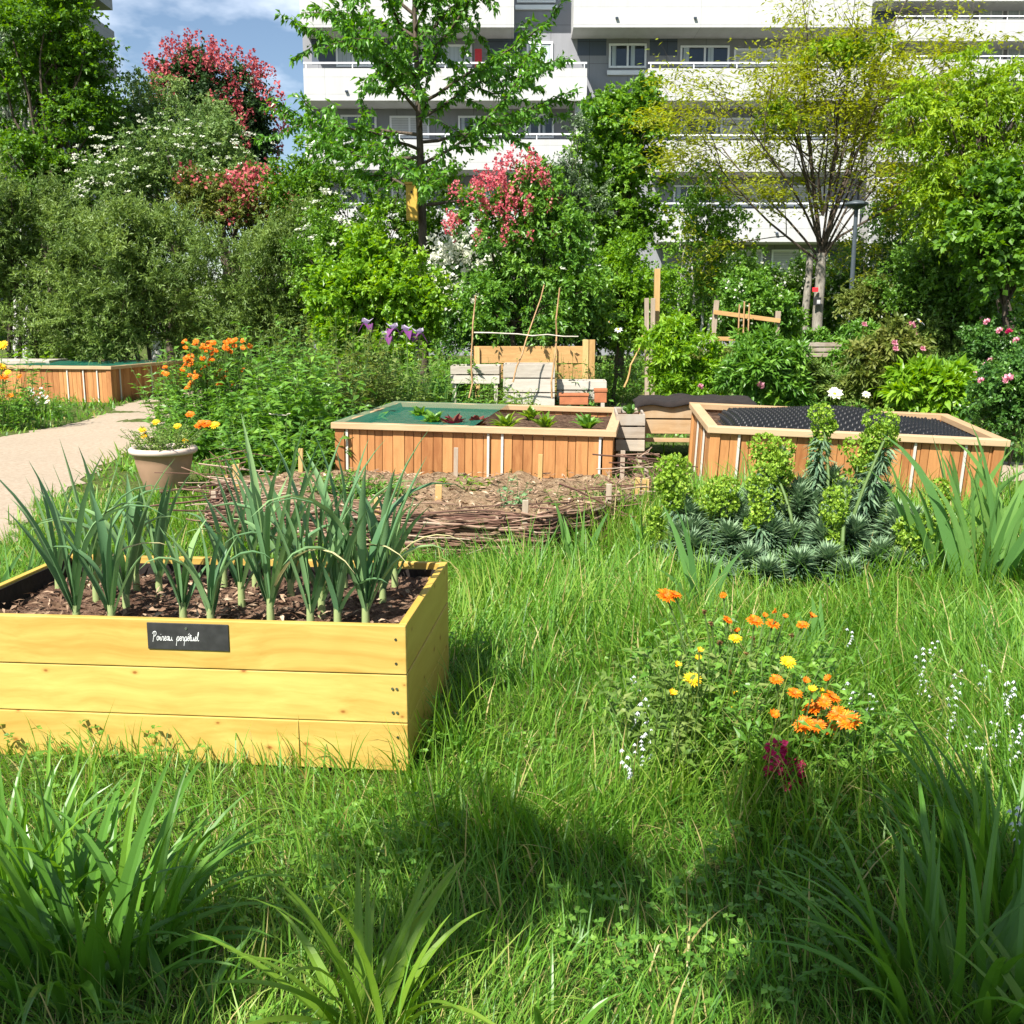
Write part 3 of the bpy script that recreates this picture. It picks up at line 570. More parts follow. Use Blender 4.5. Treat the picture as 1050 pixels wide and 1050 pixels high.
# a far belt that closes the view to the ground between the shrubs
for k in range(15):
    px = -60+k*82; yb = 300+8*math.sin(k*2.3)
    woody('far_shrub', 'dim green shrub in the far belt along the foot of the building', 'shrub', 34+1.2*math.sin(k*1.7), [(px, yb+8, 52, 40+8*math.sin(k*1.1)), (px+15, yb+35, 50, 24)], 60, .62, 10, 10, .17, .10, ('hedge', 'maple', 'roundleaf')[k % 3], group='far belt of shrubs', seed=70+k, trunk_r=.05, nlimb=8)
# ---- cherry tree with its own branch pattern
def grow_path(rng, a, d, L, n, curl, grav):
    p = [np.array(a, float)]; d = unit(np.array(d, float))
    for i in range(n):
        d = unit(d+rng.normal(size=3)*curl+np.array((0, 0, grav))); p.append(p[-1]+d*L/n)
    return np.array(p)
def cherry():
    rng = np.random.default_rng(5); Y = 19.5; x0 = at(432, 330, Y)[0]
    root = thing('cherry_tree', 'slender cherry tree with drooping leaves carrying the yellow nest box', 'tree', (x0, Y, 0))
    tb = MB(); lb = MB(); ztop = 9.2
    t = np.linspace(0, 1, 12); tr = np.stack([.05*np.sin(t*5), .04*np.sin(t*4+1), t*ztop-.1], 1); tube(tb, tr, np.linspace(.115, .012, 12), 8)
    starts = []
    nb = 44
    for k in range(nb):
        h = 3.55+(ztop-3.7)*(k/nb)**.95; f_ = (h+.1)/ztop; q = np.array([np.interp(f_, t, tr[:, i]) for i in range(3)])
        az = k*2.399+rng.normal()*.3; env = np.interp(h, [3.5, 4.1, 5.2, 6.4, 7.8, 9.2], [2.2, 2.75, 2.85, 2.75, 2.1, .6])
        L = env*rng.uniform(.75, 1.15); el = np.interp(h, [3.5, 5, 7, 9], [.1, .35, .7, 1.1])+rng.normal()*.12
        d = (math.cos(az)*math.cos(el), math.sin(az)*math.cos(el), math.sin(el))
        P = grow_path(rng, q, d, L, 8, .10, .02 if h > 4 else -.02); tube(tb, P, np.linspace(.034, .006, 9), 5, cap=False); starts.append(P)
        for j in range(int(3+L*2.2)):
            i = rng.integers(2, 8); dd = unit(P[i+1]-P[i])+rng.normal(size=3)*.75; Q = grow_path(rng, P[i], dd, L*rng.uniform(.2, .42), 5, .12, 0.0); tube(tb, Q, np.linspace(.012, .004, 6), 4, cap=False); starts.append(Q)
    Ps = []; As = []
    for P in starts:
        Lp = np.linalg.norm(np.diff(P, axis=0), axis=1).sum(); n = max(3, int(Lp/.085))
        s = np.linspace(.16, 1, n); ii = s*(len(P)-1); i0 = np.minimum(ii.astype(int), len(P)-2); fr = (ii-i0)[:, None]
        c = P[i0]*(1-fr)+P[i0+1]*fr; d = unit(P[i0+1]-P[i0])
        m_ = 6; Ps.append(np.repeat(c, m_, 0)+rng.normal(size=(n*m_, 3))*.02); As.append(np.repeat(d, m_, 0)*.45+rng.normal(size=(n*m_, 3))*.55+np.array((0, 0, -.55)))
    Ps = np.concatenate(Ps); As = np.concatenate(As); n = len(Ps)
    leaves(lb, Ps, As, rng.normal(size=(n, 3))*.7+UP*.8, .15*rng.uniform(.6, 1.2, n), .064*rng.uniform(.7, 1.2, n), np.clip(rng.normal(.5, .22, n), 0, 1), 0, True, .25)
    tb.build('trunk', M['bark'], root, smooth=True); lb.build('crown', M['cherry'], root)
    nbx = at(423, 226, Y-.14); nb_ = thing('nest_box', 'tall yellow wooden nest box strapped to the cherry trunk', 'nest box', nbx)
    hgt = 37/ppm(423, 208, Y); wd = 11.5/ppm(423, 208, Y)
    m_ = MB(); b2(m_, (-wd/2, -wd*.45, 0), (wd/2, wd*.45, hgt*.94)); m_.build('body', M['nestbox'], nb_, bevel=.006)
    m_ = MB(); b2(m_, (-wd*.6, -wd*.6, hgt*.94+.002), (wd*.6, wd*.5, hgt)); m_.build('roof', M['nestbox'], nb_, bevel=.004)
    m_ = MB(); tube(m_, [(0, -wd*.45-.004, hgt*.74), (0, -wd*.45+.01, hgt*.74)], .02, 12); m_.build('entrance_hole', M['liner'], nb_)
cherry()
# ---- thin fan shaped locust with double trunk
def locust():
    rng = np.random.default_rng(8); Y = 22.0; x0 = at(832, 335, Y)[0]; S = ppm(832, 200, Y)
    root = thing('honey_locust_tree', 'airy golden leaved tree with twin pale trunks and fanning bare branches', 'tree', (x0, Y, 0))
    tb = MB(); tp = MB(); lb = MB(); fork = np.array((.12, 0, at(838, 262, Y)[2]))
    for (bx_, r) in ((-.15, .085), (.13, .12)):
        tt = np.linspace(0, 1, 6)[:, None]; P = np.array((bx_, .05*(bx_ < 0), -.1))*(1-tt)+np.array((bx_*.8+.02, 0, fork[2]+.05))*tt; P[1:-1, 0] += rng.normal(size=4)*.012; tube(tp, P, np.linspace(r, r*.85, 6), 9)
    tips = []
    def rec(a, d, L, r, lev):
        P = grow_path(rng, a, d, L, 6, .07, .015 if lev == 0 else -.01); tube(tb, P, np.linspace(r, r*.45, 7), 6 if lev == 0 else 4, cap=False)
        if lev >= 1: tips.append(P)
        if lev < 3:
            for j in range((5, 5, 4)[lev]):
                i = rng.integers(2, 7); dd = unit(P[min(i+1, 6)]-P[i-1]); dd = unit(dd+rng.normal(size=3)*.5+np.array((0, 0, -.05))); rec(P[i], dd, L*rng.uniform(.38, .62), r*.42, lev+1)
    for k in range(14):
        az = k*2.4; el = (.62, 1.2, .95, .8, 1.3, .7, 1.05)[k % 7]+rng.normal()*.06 if k > 1 else 1.45; L = rng.uniform(2.7, 3.6) if k > 1 else 4.0
        rec(fork+np.array((0, 0, rng.uniform(-.15, .25))), (math.cos(az)*math.cos(el)*1.15, .75*math.sin(az)*math.cos(el), math.sin(el)), L, .028 if k > 1 else .05, 0)
    Ps = []; As = []
    for P in tips:
        c0 = P[rng.integers(2, 7, 19)]; Ps.append(c0+rng.normal(size=(19, 3))*np.array((.15, .15, .06))); As.append(rng.normal(size=(19, 3))*np.array((1, 1, .25))+np.array((0, 0, -.25)))
    Ps = np.concatenate(Ps); As = np.concatenate(As)
    keep = rng.random(len(Ps)) < np.interp(Ps[:, 2], [2.5, 4, 6.5, 7.5], [1, 1, .8, .35])
    Ps = Ps[keep]; As = As[keep]; n = len(Ps)
    leaves(lb, Ps, As, rng.normal(size=(n, 3))*.35+UP, .13*rng.uniform(.6, 1.2, n), .042, np.clip(rng.normal(.45, .22, n), 0, 1), 0, False, .1)
    cl = MB(); cc = np.array([at(px, py, Y-.6)-np.array((x0, Y, 0)) for px, py in ((800,108),(790,120),(815,118),(838,48),(862,42),(885,44),(905,36),(870,55))]); leafcloud(cl, rng, cc, .42, 13, 20, .13, .05, .0, .8, .35); 
    for c in cc: limb(tb, fork+np.array((0, 0, .8)), c, .022, .006, rng, .04)
    cl.build('bright_sprays', M['goldtree'], root)
    tb.build('branches', M['bark'], root); tp.build('trunk', M['palebark'], root, smooth=True); lb.build('crown', M['locust'], root)
    c = at(836, 297, Y-.17); m_ = MB(); b2(m_, c-np.array((.06, .01, .045)), c+np.array((.06, .01, .045)))
    tag(m_.build('tree_tag', M['redpaint'], bevel=.004), 'small red plate fixed to the trunk of the airy golden tree', 'tag')
    c = at(838, 309, Y-.19); m_ = MB(); b2(m_, c-np.array((.08, .01, .08)), c+np.array((.08, .01, .08))); o = m_.build('tree_tag', M['slate'], bevel=.004)
    tag(o, 'small dark plate fixed below the red one on the trunk', 'tag')
    m_ = MB(); b2(m_, c+np.array((-.01, -.016, -.05)), c+np.array((.06, -.0105, .03))); m_.build('pale_patch', M['white'], o)
    # tufts of bright leaves from the same kind higher up
locust()
def lamp():
    b = gp(872, 366, 0); Y = 20.3; x = at(873, 300, Y)[0]; r = thing('street_lamp', 'slim dark street lamp with a flat disc head beside the airy golden tree', 'street lamp', (x, Y, 0))
    h = at(872, 210, Y)[2]; m_ = MB(); tube(m_, [(0, 0, 0), (0, 0, h)], [.055, .038], 10); m_.build('post', M['lamppost'], r)
    m_ = MB(); lathe(m_, [(0.01, h+.08), (.06, h+.08), (.21, h+.035), (.225, h+.0), (.13, h-.04), (.04, h-.09), (.01, h-.15)], 24); m_.build('lamp_head', M['lamppost'], r, smooth=True)
lamp()
# ------------------------------------------------------------------ raised beds and crates
def frame(A, B, h, rise=0.0):
    A = np.array(A); B = np.array(B); X_ = B-A; W_ = np.linalg.norm(X_); X_ /= W_
    Y_ = unit(unit(np.cross(UP, X_))+UP*rise); Z_ = np.cross(X_, Y_)
    m = Matrix(np.stack([X_, Y_, Z_], 1).tolist()); o = A-Z_*h
    return o, m.to_euler(), W_, np.stack([X_, Y_, Z_], 1)
def sheet(mb, x0, x1, y0, y1, z, rng, amp, nx=40, ny=30, tint=.5):
    x = np.linspace(x0, x1, nx); y = np.linspace(y0, y1, ny); X_, Y_ = np.meshgrid(x, y); Z_ = np.full_like(X_, z)
    for k in range(5):
        f = rng.uniform(2, 14, 2)*(.4+k*.35); Z_ = Z_+amp/(1+k*.6)*np.sin(X_*f[0]+rng.uniform(0, 6))*np.sin(Y_*f[1]+rng.uniform(0, 6))
    Z_ = Z_+rng.normal(size=Z_.shape)*amp*.25
    i = (np.arange(ny-1)[:, None]*nx+np.arange(nx-1)[None]).ravel()
    mb.add(np.stack([X_, Y_, Z_], -1), np.stack([i, i+1, i+nx+1, i+nx], 1), tint); return X_, Y_, Z_
def netmat():
    m, nt, out = newmat('green_net'); tc = N(nt, 'ShaderNodeTexCoord')
    p = N(nt, 'ShaderNodeBsdfPrincipled', {'Base Color': (.02, .20, .13, 1), 'Roughness': .5}); t = N(nt, 'ShaderNodeBsdfTransparent')
    w1 = N(nt, 'ShaderNodeTexChecker', {'Vector': tc.outputs['Object'], 'Scale': 90})
    mm = N(nt, 'ShaderNodeMath', {0: w1.outputs['Fac'], 1: .25, 2: .30}, operation='MULTIPLY_ADD')
    mx = N(nt, 'ShaderNodeMixShader', {0: mm.outputs[0], 1: t.outputs[0], 2: p.outputs[0]}); nt.links.new(mx.outputs[0], out.inputs[0]); return m
M['net'] = netmat()
def cedar_bed(label, A, B, D, h, battens, seed, rise=0.0):
    rng = np.random.default_rng(seed); o, e, W_, ax = frame(A, B, h, rise)
    r = thing('raised_bed', label, 'raised bed', o, group='cedar raised beds', rot=e)
    ps = .095
    for (x, y) in ((0, 0), (W_-ps, 0), (0, D-ps), (W_-ps, D-ps)):
        m_ = MB(); b2(m_, (x, y, -.1), (x+ps, y+ps, h-.062), rng.random()); m_.build('corner_post', M['cedar'], r, bevel=.004)
    def planks(n0, n1, y0, y1, axis, name):
        m_ = MB(); p = n0; hh = h-.064
        while p < n1-.02:
            wv = min(rng.choice((.075, .09, .105, .118)), n1-p); j = rng.uniform(-.004, .004)
            lo = (p+.0025, y0+j, -.08); hi = (p+wv-.0025, y1+j, hh)
            if axis == 'y': lo = (lo[1], lo[0], lo[2]); hi = (hi[1], hi[0], hi[2])
            b2(m_, lo, hi, rng.random()); p += wv
        m_.build(name, M['cedar'], r, bevel=.003)
    planks(ps+.003, W_-ps-.003, .018, .042, 'x', 'plank_front'); planks(ps+.003, W_-ps-.003, D-.042, D-.018, 'x', 'plank_back')
    planks(ps+.003, D-ps-.003, .018, .042, 'y', 'plank_side'); planks(ps+.003, D-ps-.003, W_-.042, W_-.018, 'y', 'plank_side')
    for (side, f_) in battens:
        m_ = MB()
        if side == 'f': b2(m_, (W_*f_-.011, -.004, -.02), (W_*f_+.011, .0125, h-.066))
        elif side == 'l': b2(m_, (-.004, D*f_-.012, -.02), (.0125, D*f_+.012, h-.066))
        else: b2(m_, (W_-.0125, D*f_-.012, -.02), (W_+.004, D*f_+.012, h-.066))
        m_.build('batten', M['batten'], r)
    q = .03
    for (lo, hi, mt, nm) in (((-q, -q, h-.06), (W_+q, .075, h), 'cedartrim', 'rim_board'), ((-q, D-.075, h-.06), (W_+q, D+q, h), 'cedartrim', 'rim_board'),
        ((-q, .077, h-.061), (.075, D-.077, h-.002), 'cedartrimY', 'rim_board'), ((W_-.075, .077, h-.061), (W_+q, D-.077, h-.002), 'cedartrimY', 'rim_board')):
        m_ = MB(); b2(m_, lo, hi, rng.random()); m_.build(nm, M[mt], r, bevel=.005)
    m_ = MB(); sheet(m_, .043, W_-.043, .043, D-.043, h-.10, rng, .012, 50, 40); m_.build('soil', M['soil'], r, smooth=True)
    return r, o, ax, W_
bedM = cedar_bed('cedar plank raised bed half covered with green net and growing red lettuce', at(343, 433, 10.1), at(629, 441.5, 9.75), 2.55, .54, [('f', .045), ('f', .56), ('f', .61), ('f', .955)], 3)
bedR = cedar_bed('cedar plank raised bed filled with black dimpled sheeting', at(729, 437, 9.5), at(1032, 451, 9.34), 1.6, .64, [('f', .10), ('f', .585), ('f', .70), ('f', .87), ('l', .3), ('l', .62)], 4, .055)
Bc = at(113, 375.5, 19.05); rzL = R(-9.5); Ac = Bc-2.3*np.array((math.cos(rzL), math.sin(rzL), 0))
bedL = cedar_bed('far cedar raised bed under a green net beyond the sandy path', Ac, Bc, 2.7, .66, [('f', .62), ('f', .76), ('f', .88), ('r', .12), ('r', .55), ('r', .72)], 6)
def loc(bed, x, y, z): return bed[1]+bed[2] @ np.array((x, y, z))
def net(bed, x0, x1, y0, y1, z, label, seed):
    rng = np.random.default_rng(seed); m_ = MB(); nx_, ny_ = 40, 30
    x = np.linspace(x0, x1, nx_); y = np.linspace(y0, y1, ny_); X_, Y_ = np.meshgrid(x, y); u = (X_-x0)/(x1-x0); v = (Y_-y0)/(y1-y0)
    Z_ = z-.055*np.sin(u*pi)*np.sin(v*pi)+.008*np.sin(X_*9)*np.sin(Y_*7+1)
    i = (np.arange(ny_-1)[:, None]*nx_+np.arange(nx_-1)[None]).ravel(); Pw = np.stack([X_, Y_, Z_], -1)
    m_.add(Pw, np.stack([i, i+1, i+nx_+1, i+nx_], 1))
    o = m_.build('bed_net', M['net'], loc=bed[1], rot=Matrix(bed[2].tolist()).to_euler()); tag(o, label, 'net')
net(bedM, -.02, 1.38, -.02, 2.56, .545, 'green net stretched over the left half of the lettuce bed', 1)
net(bedL, -.02, 2.31, -.02, 2.71, .665, 'green net stretched over the far bed beyond the path', 2)
# black dimpled sheeting
def dimple():
    rng = np.random.default_rng(2); m_ = MB(); W_ = bedR[3]; nx_, ny_ = 290, 180
    x = np.linspace(.14, W_-.06, nx_); y = np.linspace(.085, 1.515, ny_); X_, Y_ = np.meshgrid(x, y); u = (X_-.14)/(W_-.20); v = (Y_-.09)/1.41
    Z_ = .585+.13*np.sin(pi*np.clip(u*1.1, 0, 1))**.7*np.sin(pi*v)**.7+.03*np.sin(X_*4+Y_*2)*np.sin(pi*u)*np.sin(pi*v)-.03*sstep(.95, 1, u)-.12*(1-sstep(0, .10, u))
    p = .105; Z_ = Z_+.03*np.clip(np.cos(2*pi*X_/p)*np.cos(2*pi*Y_/p), 0, 1)**1.2
    i = (np.arange(ny_-1)[:, None]*nx_+np.arange(nx_-1)[None]).ravel()
    m_.add(np.stack([X_, Y_, Z_], -1), np.stack([i, i+1, i+nx_+1, i+nx_], 1))
    mt, nt, out = newmat('black_dimple_sheet'); pr = N(nt, 'ShaderNodeBsdfPrincipled', {'Base Color': (.008, .008, .008, 1), 'Roughness': .34, 'Specular IOR Level': .45}); nt.links.new(pr.outputs[0], out.inputs[0])
    o = m_.build('dimpled_sheet', mt, loc=bedR[1], rot=Matrix(bedR[2].tolist()).to_euler(), smooth=True); tag(o, 'black dimpled drainage sheet heaped in the right hand cedar bed', 'sheet')
    m_ = MB(); b2(m_, (.044, .078, .40), (.052, 1.52, .60)); o = m_.build('liner', M['liner'], loc=bedR[1], rot=Matrix(bedR[2].tolist()).to_euler()); 
    o.parent = bpy.data.objects[[k for k in bpy.data.objects.keys() if k.startswith('raised_bed')][1]]; o.location = (0, 0, 0); o.rotation_euler = (0, 0, 0)
dimple()
# --- salad in the middle bed
def rosette(name, label, cat, c, rad, n, L, W, mat, seed, th=(.5, 1.2), group=None):
    rng = np.random.default_rng(seed); r = thing(name, label, cat, c, rng.uniform(0, 6), group)
    m_ = MB(); k = n; P = rng.normal(size=(k, 3))*rad*.2; P[:, 2] = 0
    blades(m_, P, rng.uniform(0, 2*pi, k), L*rng.uniform(.6, 1.1, k), W*rng.uniform(.7, 1.2, k), rng.uniform(th[0]-.4, th[1]-.4, k), rng.uniform(.2, 1.0, k), 5, np.clip(rng.normal(.5, .25, k), 0, 1), vfold=.4, prof=np.array((.25, .7, 1, 1, .75, .15)), twist=rng.normal(0, .3, k))
    m_.build('leaves', M[mat], r); return r
M['redleaf'] = leafmat('red_lettuce', [(.10, .012, .018), (.20, .03, .035), (.16, .12, .04)], .3, .4, .4, 1.1)
for i, (x, y, nm, lab, L, W, mt) in enumerate(((1.12, .40, 'lettuce', 'dark red lettuce at the edge of the green net', .22, .13, 'redleaf'), (1.30, .62, 'lettuce', 'dark red lettuce behind the nearest red lettuce', .20, .12, 'redleaf'),
   (1.62, .55, 'lettuce', 'pale green lettuce just right of the red lettuces', .25, .10, 'limelily'), (.85, .7, 'lettuce', 'green lettuce under the net left of the red lettuces', .22, .12, 'herb'), (2.0, .75, 'chard', 'small bright chard plant in the bare soil of the bed', .24, .07, 'limelily'),
   (2.42, .9, 'lettuce', 'green salad plant near the right end of the lettuce bed', .22, .09, 'herb'), (.55, 1.4, 'lettuce', 'green salad plant under the far part of the net', .2, .1, 'herb'), (1.75, 1.7, 'lettuce', 'young lettuce at the back of the lettuce bed', .2, .1, 'limelily'))):
    rosette(nm, lab, 'salad plant', loc(bedM, x, y, .43), .05, 40, L*.9, W*.62, mt, 20+i)
# --- slatted crates
def crate(name, label, cat, A, W_, D, z0, h, n, rz, mat, legs=0.0, fill='soil', legmat=None, lower=None, gap=.018, seed=1, group=None):
    rng = np.random.default_rng(seed); r = thing(name, label, cat, (A[0], A[1], float(gz(A[0], A[1]))), rz, group); t = .022
    sh = (h-gap*(n-1))/n
    for nm, lo, hi in (('slat_panel', (0, 0), (W_, t)), ('slat_panel', (0, D-t), (W_, D)), ('slat_panel', (0, t+.001), (t, D-t-.001)), ('slat_panel', (W_-t, t+.001), (W_, D-t-.001))):
        m_ = MB()
        for k in range(n):
            j = rng.uniform(-.003, .003); z = z0+k*(sh+gap); b2(m_, (lo[0], lo[1]+j, z), (hi[0], hi[1]+j, z+sh), rng.random())
        m_.build(nm, M[mat], r, bevel=.003)
    for (x, y) in ((t+.001, t+.001), (W_-t-.056, t+.001), (t+.001, D-t-.056), (W_-t-.056, D-t-.056)):
        m_ = MB(); b2(m_, (x, y, 0 if legs else z0), (x+.055, y+.055, z0+h-.01), rng.random()); m_.build('leg' if legs else 'corner_post', M[legmat or mat], r, bevel=.003)
    if lower:
        m_ = MB(); b2(m_, (.02, -.024, lower), (W_-.02, -.002, lower+.045), rng.random()); m_.build('lower_rail', M[mat], r, bevel=.003); m_ = MB(); b2(m_, (.02, D+.002, lower), (W_-.02, D+.024, lower+.045), rng.random()); m_.build('lower_rail', M[mat], r, bevel=.003)
    m_ = MB(); sheet(m_, t+.002, W_-t-.002, t+.002, D-t-.002, z0+h-.05, rng, .01, 20, 14); m_.build('soil' if fill == 'soil' else 'filling', M[fill], r, smooth=True)
    return r
cA = at(655, 443, 11.3)
ctz = at(655, 413, 11.3)[2]
crate('planter_table', 'slatted wooden planter on legs covered with dark felt beside the black sheeting bed', 'planter', (cA[0], 11.3), 1.22, .8, cA[2], ctz-cA[2], 2, R(-5), 'crate', legs=1, lower=.22, seed=2, legmat='crate')
def felt():
    rng = np.random.default_rng(3); m_ = MB(); nx_, ny_ = 40, 26; x = np.linspace(-.05, 1.27, nx_); y = np.linspace(-.05, .86, ny_); X_, Y_ = np.meshgrid(x, y)
    u = np.abs((X_-.61)/.66); v = np.abs((Y_-.4)/.455); edge_ = np.maximum(u, v)
    Z_ = ctz+.03+.022*np.sin(X_*6+1)*np.sin(Y_*5)+.015*np.sin(X_*15+Y_*9)-.05*sstep(.88, 1, edge_)
    i = (np.arange(ny_-1)[:, None]*nx_+np.arange(nx_-1)[None]).ravel(); m_.add(np.stack([X_, Y_, Z_], -1), np.stack([i, i+1, i+nx_+1, i+nx_], 1))
    o = m_.build('felt_cover', M['cloth'], loc=(cA[0], 11.3, float(gz(cA[0], 11.3))+.01), rot=(0, 0, R(-5)), smooth=True); s = o.modifiers.new('thick', 'SOLIDIFY'); s.thickness = .012
    tag(o, 'dark brown felt sheet lying over the slatted planter', 'cover')
felt()
gA = at(631, 478, 10.75); gt = at(631, 425, 10.75)[2]
crate('slatted_planter', 'narrow grey weathered planter of stacked boards right of the lettuce bed', 'planter', (gA[0], 10.75), .30, .9, .17, gt-.17, 3, R(-4), 'greywood', legs=1, legmat='greywoodZ', seed=5)
rosette('herb_plant', 'dark leafed plant in the narrow grey planter', 'plant', (gA[0]+.16, 10.95, gt-.03), .05, 22, .14, .05, 'herbdark', 44)
rz0 = at(652, 478, 11)
m_ = MB(); rng = np.random.default_rng(1); b_ = bpy.data.meshes.new('stone')
def stone(c, s, seed, label):
    rng = np.random.default_rng(seed); m_ = MB(); th = np.linspace(0, pi, 10)[:, None]; ph = np.linspace(0, 2*pi, 14, endpoint=False)[None]
    r = 1+.12*np.sin(3*ph+seed)*np.sin(th*2)+.1*np.cos(2*ph-seed*2)*np.sin(th)
    v = np.stack([np.sin(th)*np.cos(ph)*r, np.sin(th)*np.sin(ph)*r, np.cos(th)*.75*r], -1)*np.array(s); v[..., 2] = np.maximum(v[..., 2], -s[2]*.4)
    i = np.arange(9)[:, None]*14; j = np.arange(14)[None]; k = (j+1) % 14
    m_.add(v, np.stack([i+j, i+14+j, i+14+k, i+k], -1).reshape(-1, 4)); o = m_.build('stone', M['drystone'], loc=c, smooth=True); tag(o, label, 'stone')
M['drystone'] = soilmat('pale_stone', (.34, .28, .23), (.50, .43, .36), (.62, .56, .48), 8, .5)
p = gp(655, 477); stone((p[0], p[1], .05), (.10, .08, .08), 2, 'pale stone lying in front of the felt covered planter')
# --- the planters at the back of the garden
def pat(px, py, Y): a = at(px, py, Y); return a
p = at(462, 393, 15.0); q = at(512, 375, 15.0); crate('slatted_planter', 'low bleached crate planter at the left of the back row', 'planter', (p[0], 15.0), q[0]-p[0], .6, max(.05, p[2]), q[2]-p[2], 2, R(-2), 'whitewood', legs=1, seed=7)
p = at(516, 400, 14.8); q = at(569, 373, 14.8); crate('slatted_planter', 'tall bleached crate planter in the centre of the back row', 'planter', (p[0], 14.8), q[0]-p[0], .6, .3, q[2]-.3, 3, R(-2), 'whitewood', legs=1, seed=8)
p = at(571, 405, 15.0); q = at(622, 391, 15.0); crate('slatted_planter', 'low grey board planter holding chives at the right of the back row', 'planter', (p[0], 15.0), q[0]-p[0], .5, .38, q[2]-.38, 2, R(-2), 'whitewood', legs=1, seed=9)
def backbench():
    Y = 16.1; a = at(486, 372, Y); b = at(608, 355, Y); r = thing('wooden_planter', 'orange tan wooden planter with a high board back behind the bleached crates', 'planter', (a[0], Y, 0))
    Wd = b[0]-a[0]; zt = b[2]; rng = np.random.default_rng(4)
    m_ = MB(); b2(m_, (0, 0, zt-.26), (Wd*.93, .035, zt), .7); m_.build('back_board', M['tanwood'], r, bevel=.005)
    m_ = MB(); b2(m_, (.02, .001, zt-.50), (Wd*.93, .034, zt-.275), .3); m_.build('back_board', M['tanwood'], r, bevel=.005)
    for x in (0.02, Wd*.66, Wd-.16, Wd-.06):
        m_ = MB(); b2(m_, (x, -.045, -.05), (x+(.09 if x > Wd*.9 else .07), -.002, zt+(.10 if x > Wd*.8 else -.02)), rng.random()); m_.build('post', M['tanpost'], r, bevel=.004)
    m_ = MB(); b2(m_, (.05, -.6, 0), (Wd*.95, -.565, .38), .5); m_.build('front_board', M['tanwood'], r, bevel=.005)
    m_ = MB(); sheet(m_, .05, Wd*.95, -.565, -.05, .34, rng, .01, 20, 8); m_.build('soil', M['drysoil'], r)
backbench()
def trough(px0, px1, py0, py1, Y, label, seed):
    a = at(px0, py1, Y); b = at(px1, py0, Y); Wd = b[0]-a[0]; h = b[2]-max(a[2], .0); r = thing('terracotta_trough', label, 'flower trough', (a[0], Y, max(0, a[2])), R(-3))
    m_ = MB(); t = .02; D = .24
    b2(m_, (.01, .01, 0), (Wd-.01, .01+t, h*.78)); b2(m_, (.01, D-t, 0), (Wd-.01, D, h*.78)); b2(m_, (.01, .011+t, 0), (.01+t, D-t-.001, h*.78)); b2(m_, (Wd-.01-t, .011+t, 0), (Wd-.01, D-t-.001, h*.78)); m_.build('body', M['terracotta'], r, bevel=.006)
    m_ = MB(); b2(m_, (0, 0, h*.78+.001), (Wd, .03, h)); b2(m_, (0, D-.02, h*.78+.001), (Wd, D+.01, h)); b2(m_, (0, .031, h*.78+.001), (.03, D-.021, h)); b2(m_, (Wd-.03, .031, h*.78+.001), (Wd, D-.021, h)); m_.build('rim', M['terracotta'], r, bevel=.006)
    rng = np.random.default_rng(seed); m_ = MB(); sheet(m_, .03, Wd-.03, .03, D-.02, h*.8, rng, .006, 14, 6); m_.build('soil', M['soil'], r)
trough(573, 604, 404, 415, 14.2, 'terracotta trough under the chive planter', 1)
trough(609, 623, 399, 413, 14.4, 'short terracotta trough half hidden beside the longer one', 2)
m_ = MB(); rng = np.random.default_rng(6); a = gp(420, 416); b = gp(600, 412)
def board(label, A, B, h, t, mat, seed, name='edging_board', cat='board'):
    m_ = MB(); rng = np.random.default_rng(seed); A = np.array(A, float); B = np.array(B, float); L = np.linalg.norm(B-A); ang = math.atan2(B[1]-A[1], B[0]-A[0])
    b2(m_, (0, -t/2, 0), (L, t/2, h), rng.random()); o = m_.build(name, M[mat], loc=A, rot=(0, -math.asin((B[2]-A[2])/L), ang), bevel=.004); return tag(o, label, cat)
board('long pale edging board behind the lettuce bed', (*at(430, 405, 14.6)[:2], .0), (*at(630, 404, 14.4)[:2], .0), .12, .05, 'greywood', 3)
board('grey plank lying low among the plants below the fence frame', at(735, 379, 16.3), at(760, 385, 16.0), .10, .05, 'greywood', 4)
# --- posts
def post(label, px, ytop, Y, w_, mat, lean=0, group=None, z0=-.05):
    a = at(px, 360, Y)[0]; t = at(px+lean, ytop, Y); m_ = MB(); bar(m_, (0, 0, z0), (t[0]-a, .0, t[2]), w_, w_*.8, .5)
    return tag(m_.build('post', M[mat], loc=(a, Y, float(gz(a, Y))), bevel=.004), label, 'post', group)
post('tall tan square post standing behind the two short grey posts', 673, 277, 16.9, .09, 'tanpost', 1)
post('short grey post, left one of the pair below the tall tan post', 665, 307, 16.7, .068, 'greywoodZ', -2)
post('short grey post, right one of the pair below the tall tan post', 670.5, 307, 16.7, .068, 'greywoodZ', -1)
def frame_fence():
    Y = 18.5; A0 = at(729, 352, Y); A1 = at(735, 308, Y); B0 = at(795, 352, Y); B1 = at(798, 319, Y)
    r = thing('fence_frame', 'small weathered wooden fence frame with two rails among the plants', 'fence', (A0[0], Y, 0)); o = np.array((A0[0], Y, 0))
    for nm, p0, p1, w_, mt in (('post', (A0[0]-.06, Y, 0), A1, .085, 'greywoodZ'), ('post', (B0[0]-.04, Y, 0), B1, .085, 'greywoodZ')):
        m_ = MB(); bar(m_, np.array(p0)-o, p1-o, w_, w_*.8, .4); m_.build(nm, M[mt], r, bevel=.004)
    for (pa, pb, w_) in (((731, 320), (799, 329), .075), ((732, 347), (770, 348), .07)):
        m_ = MB(); a = at(*pa, Y)-o; b = at(*pb, Y)-o; a[1] = b[1] = -.075; bar(m_, a, b, w_, .03, .8); m_.build('rail', M['tanwood'], r, bevel=.003)
frame_fence()
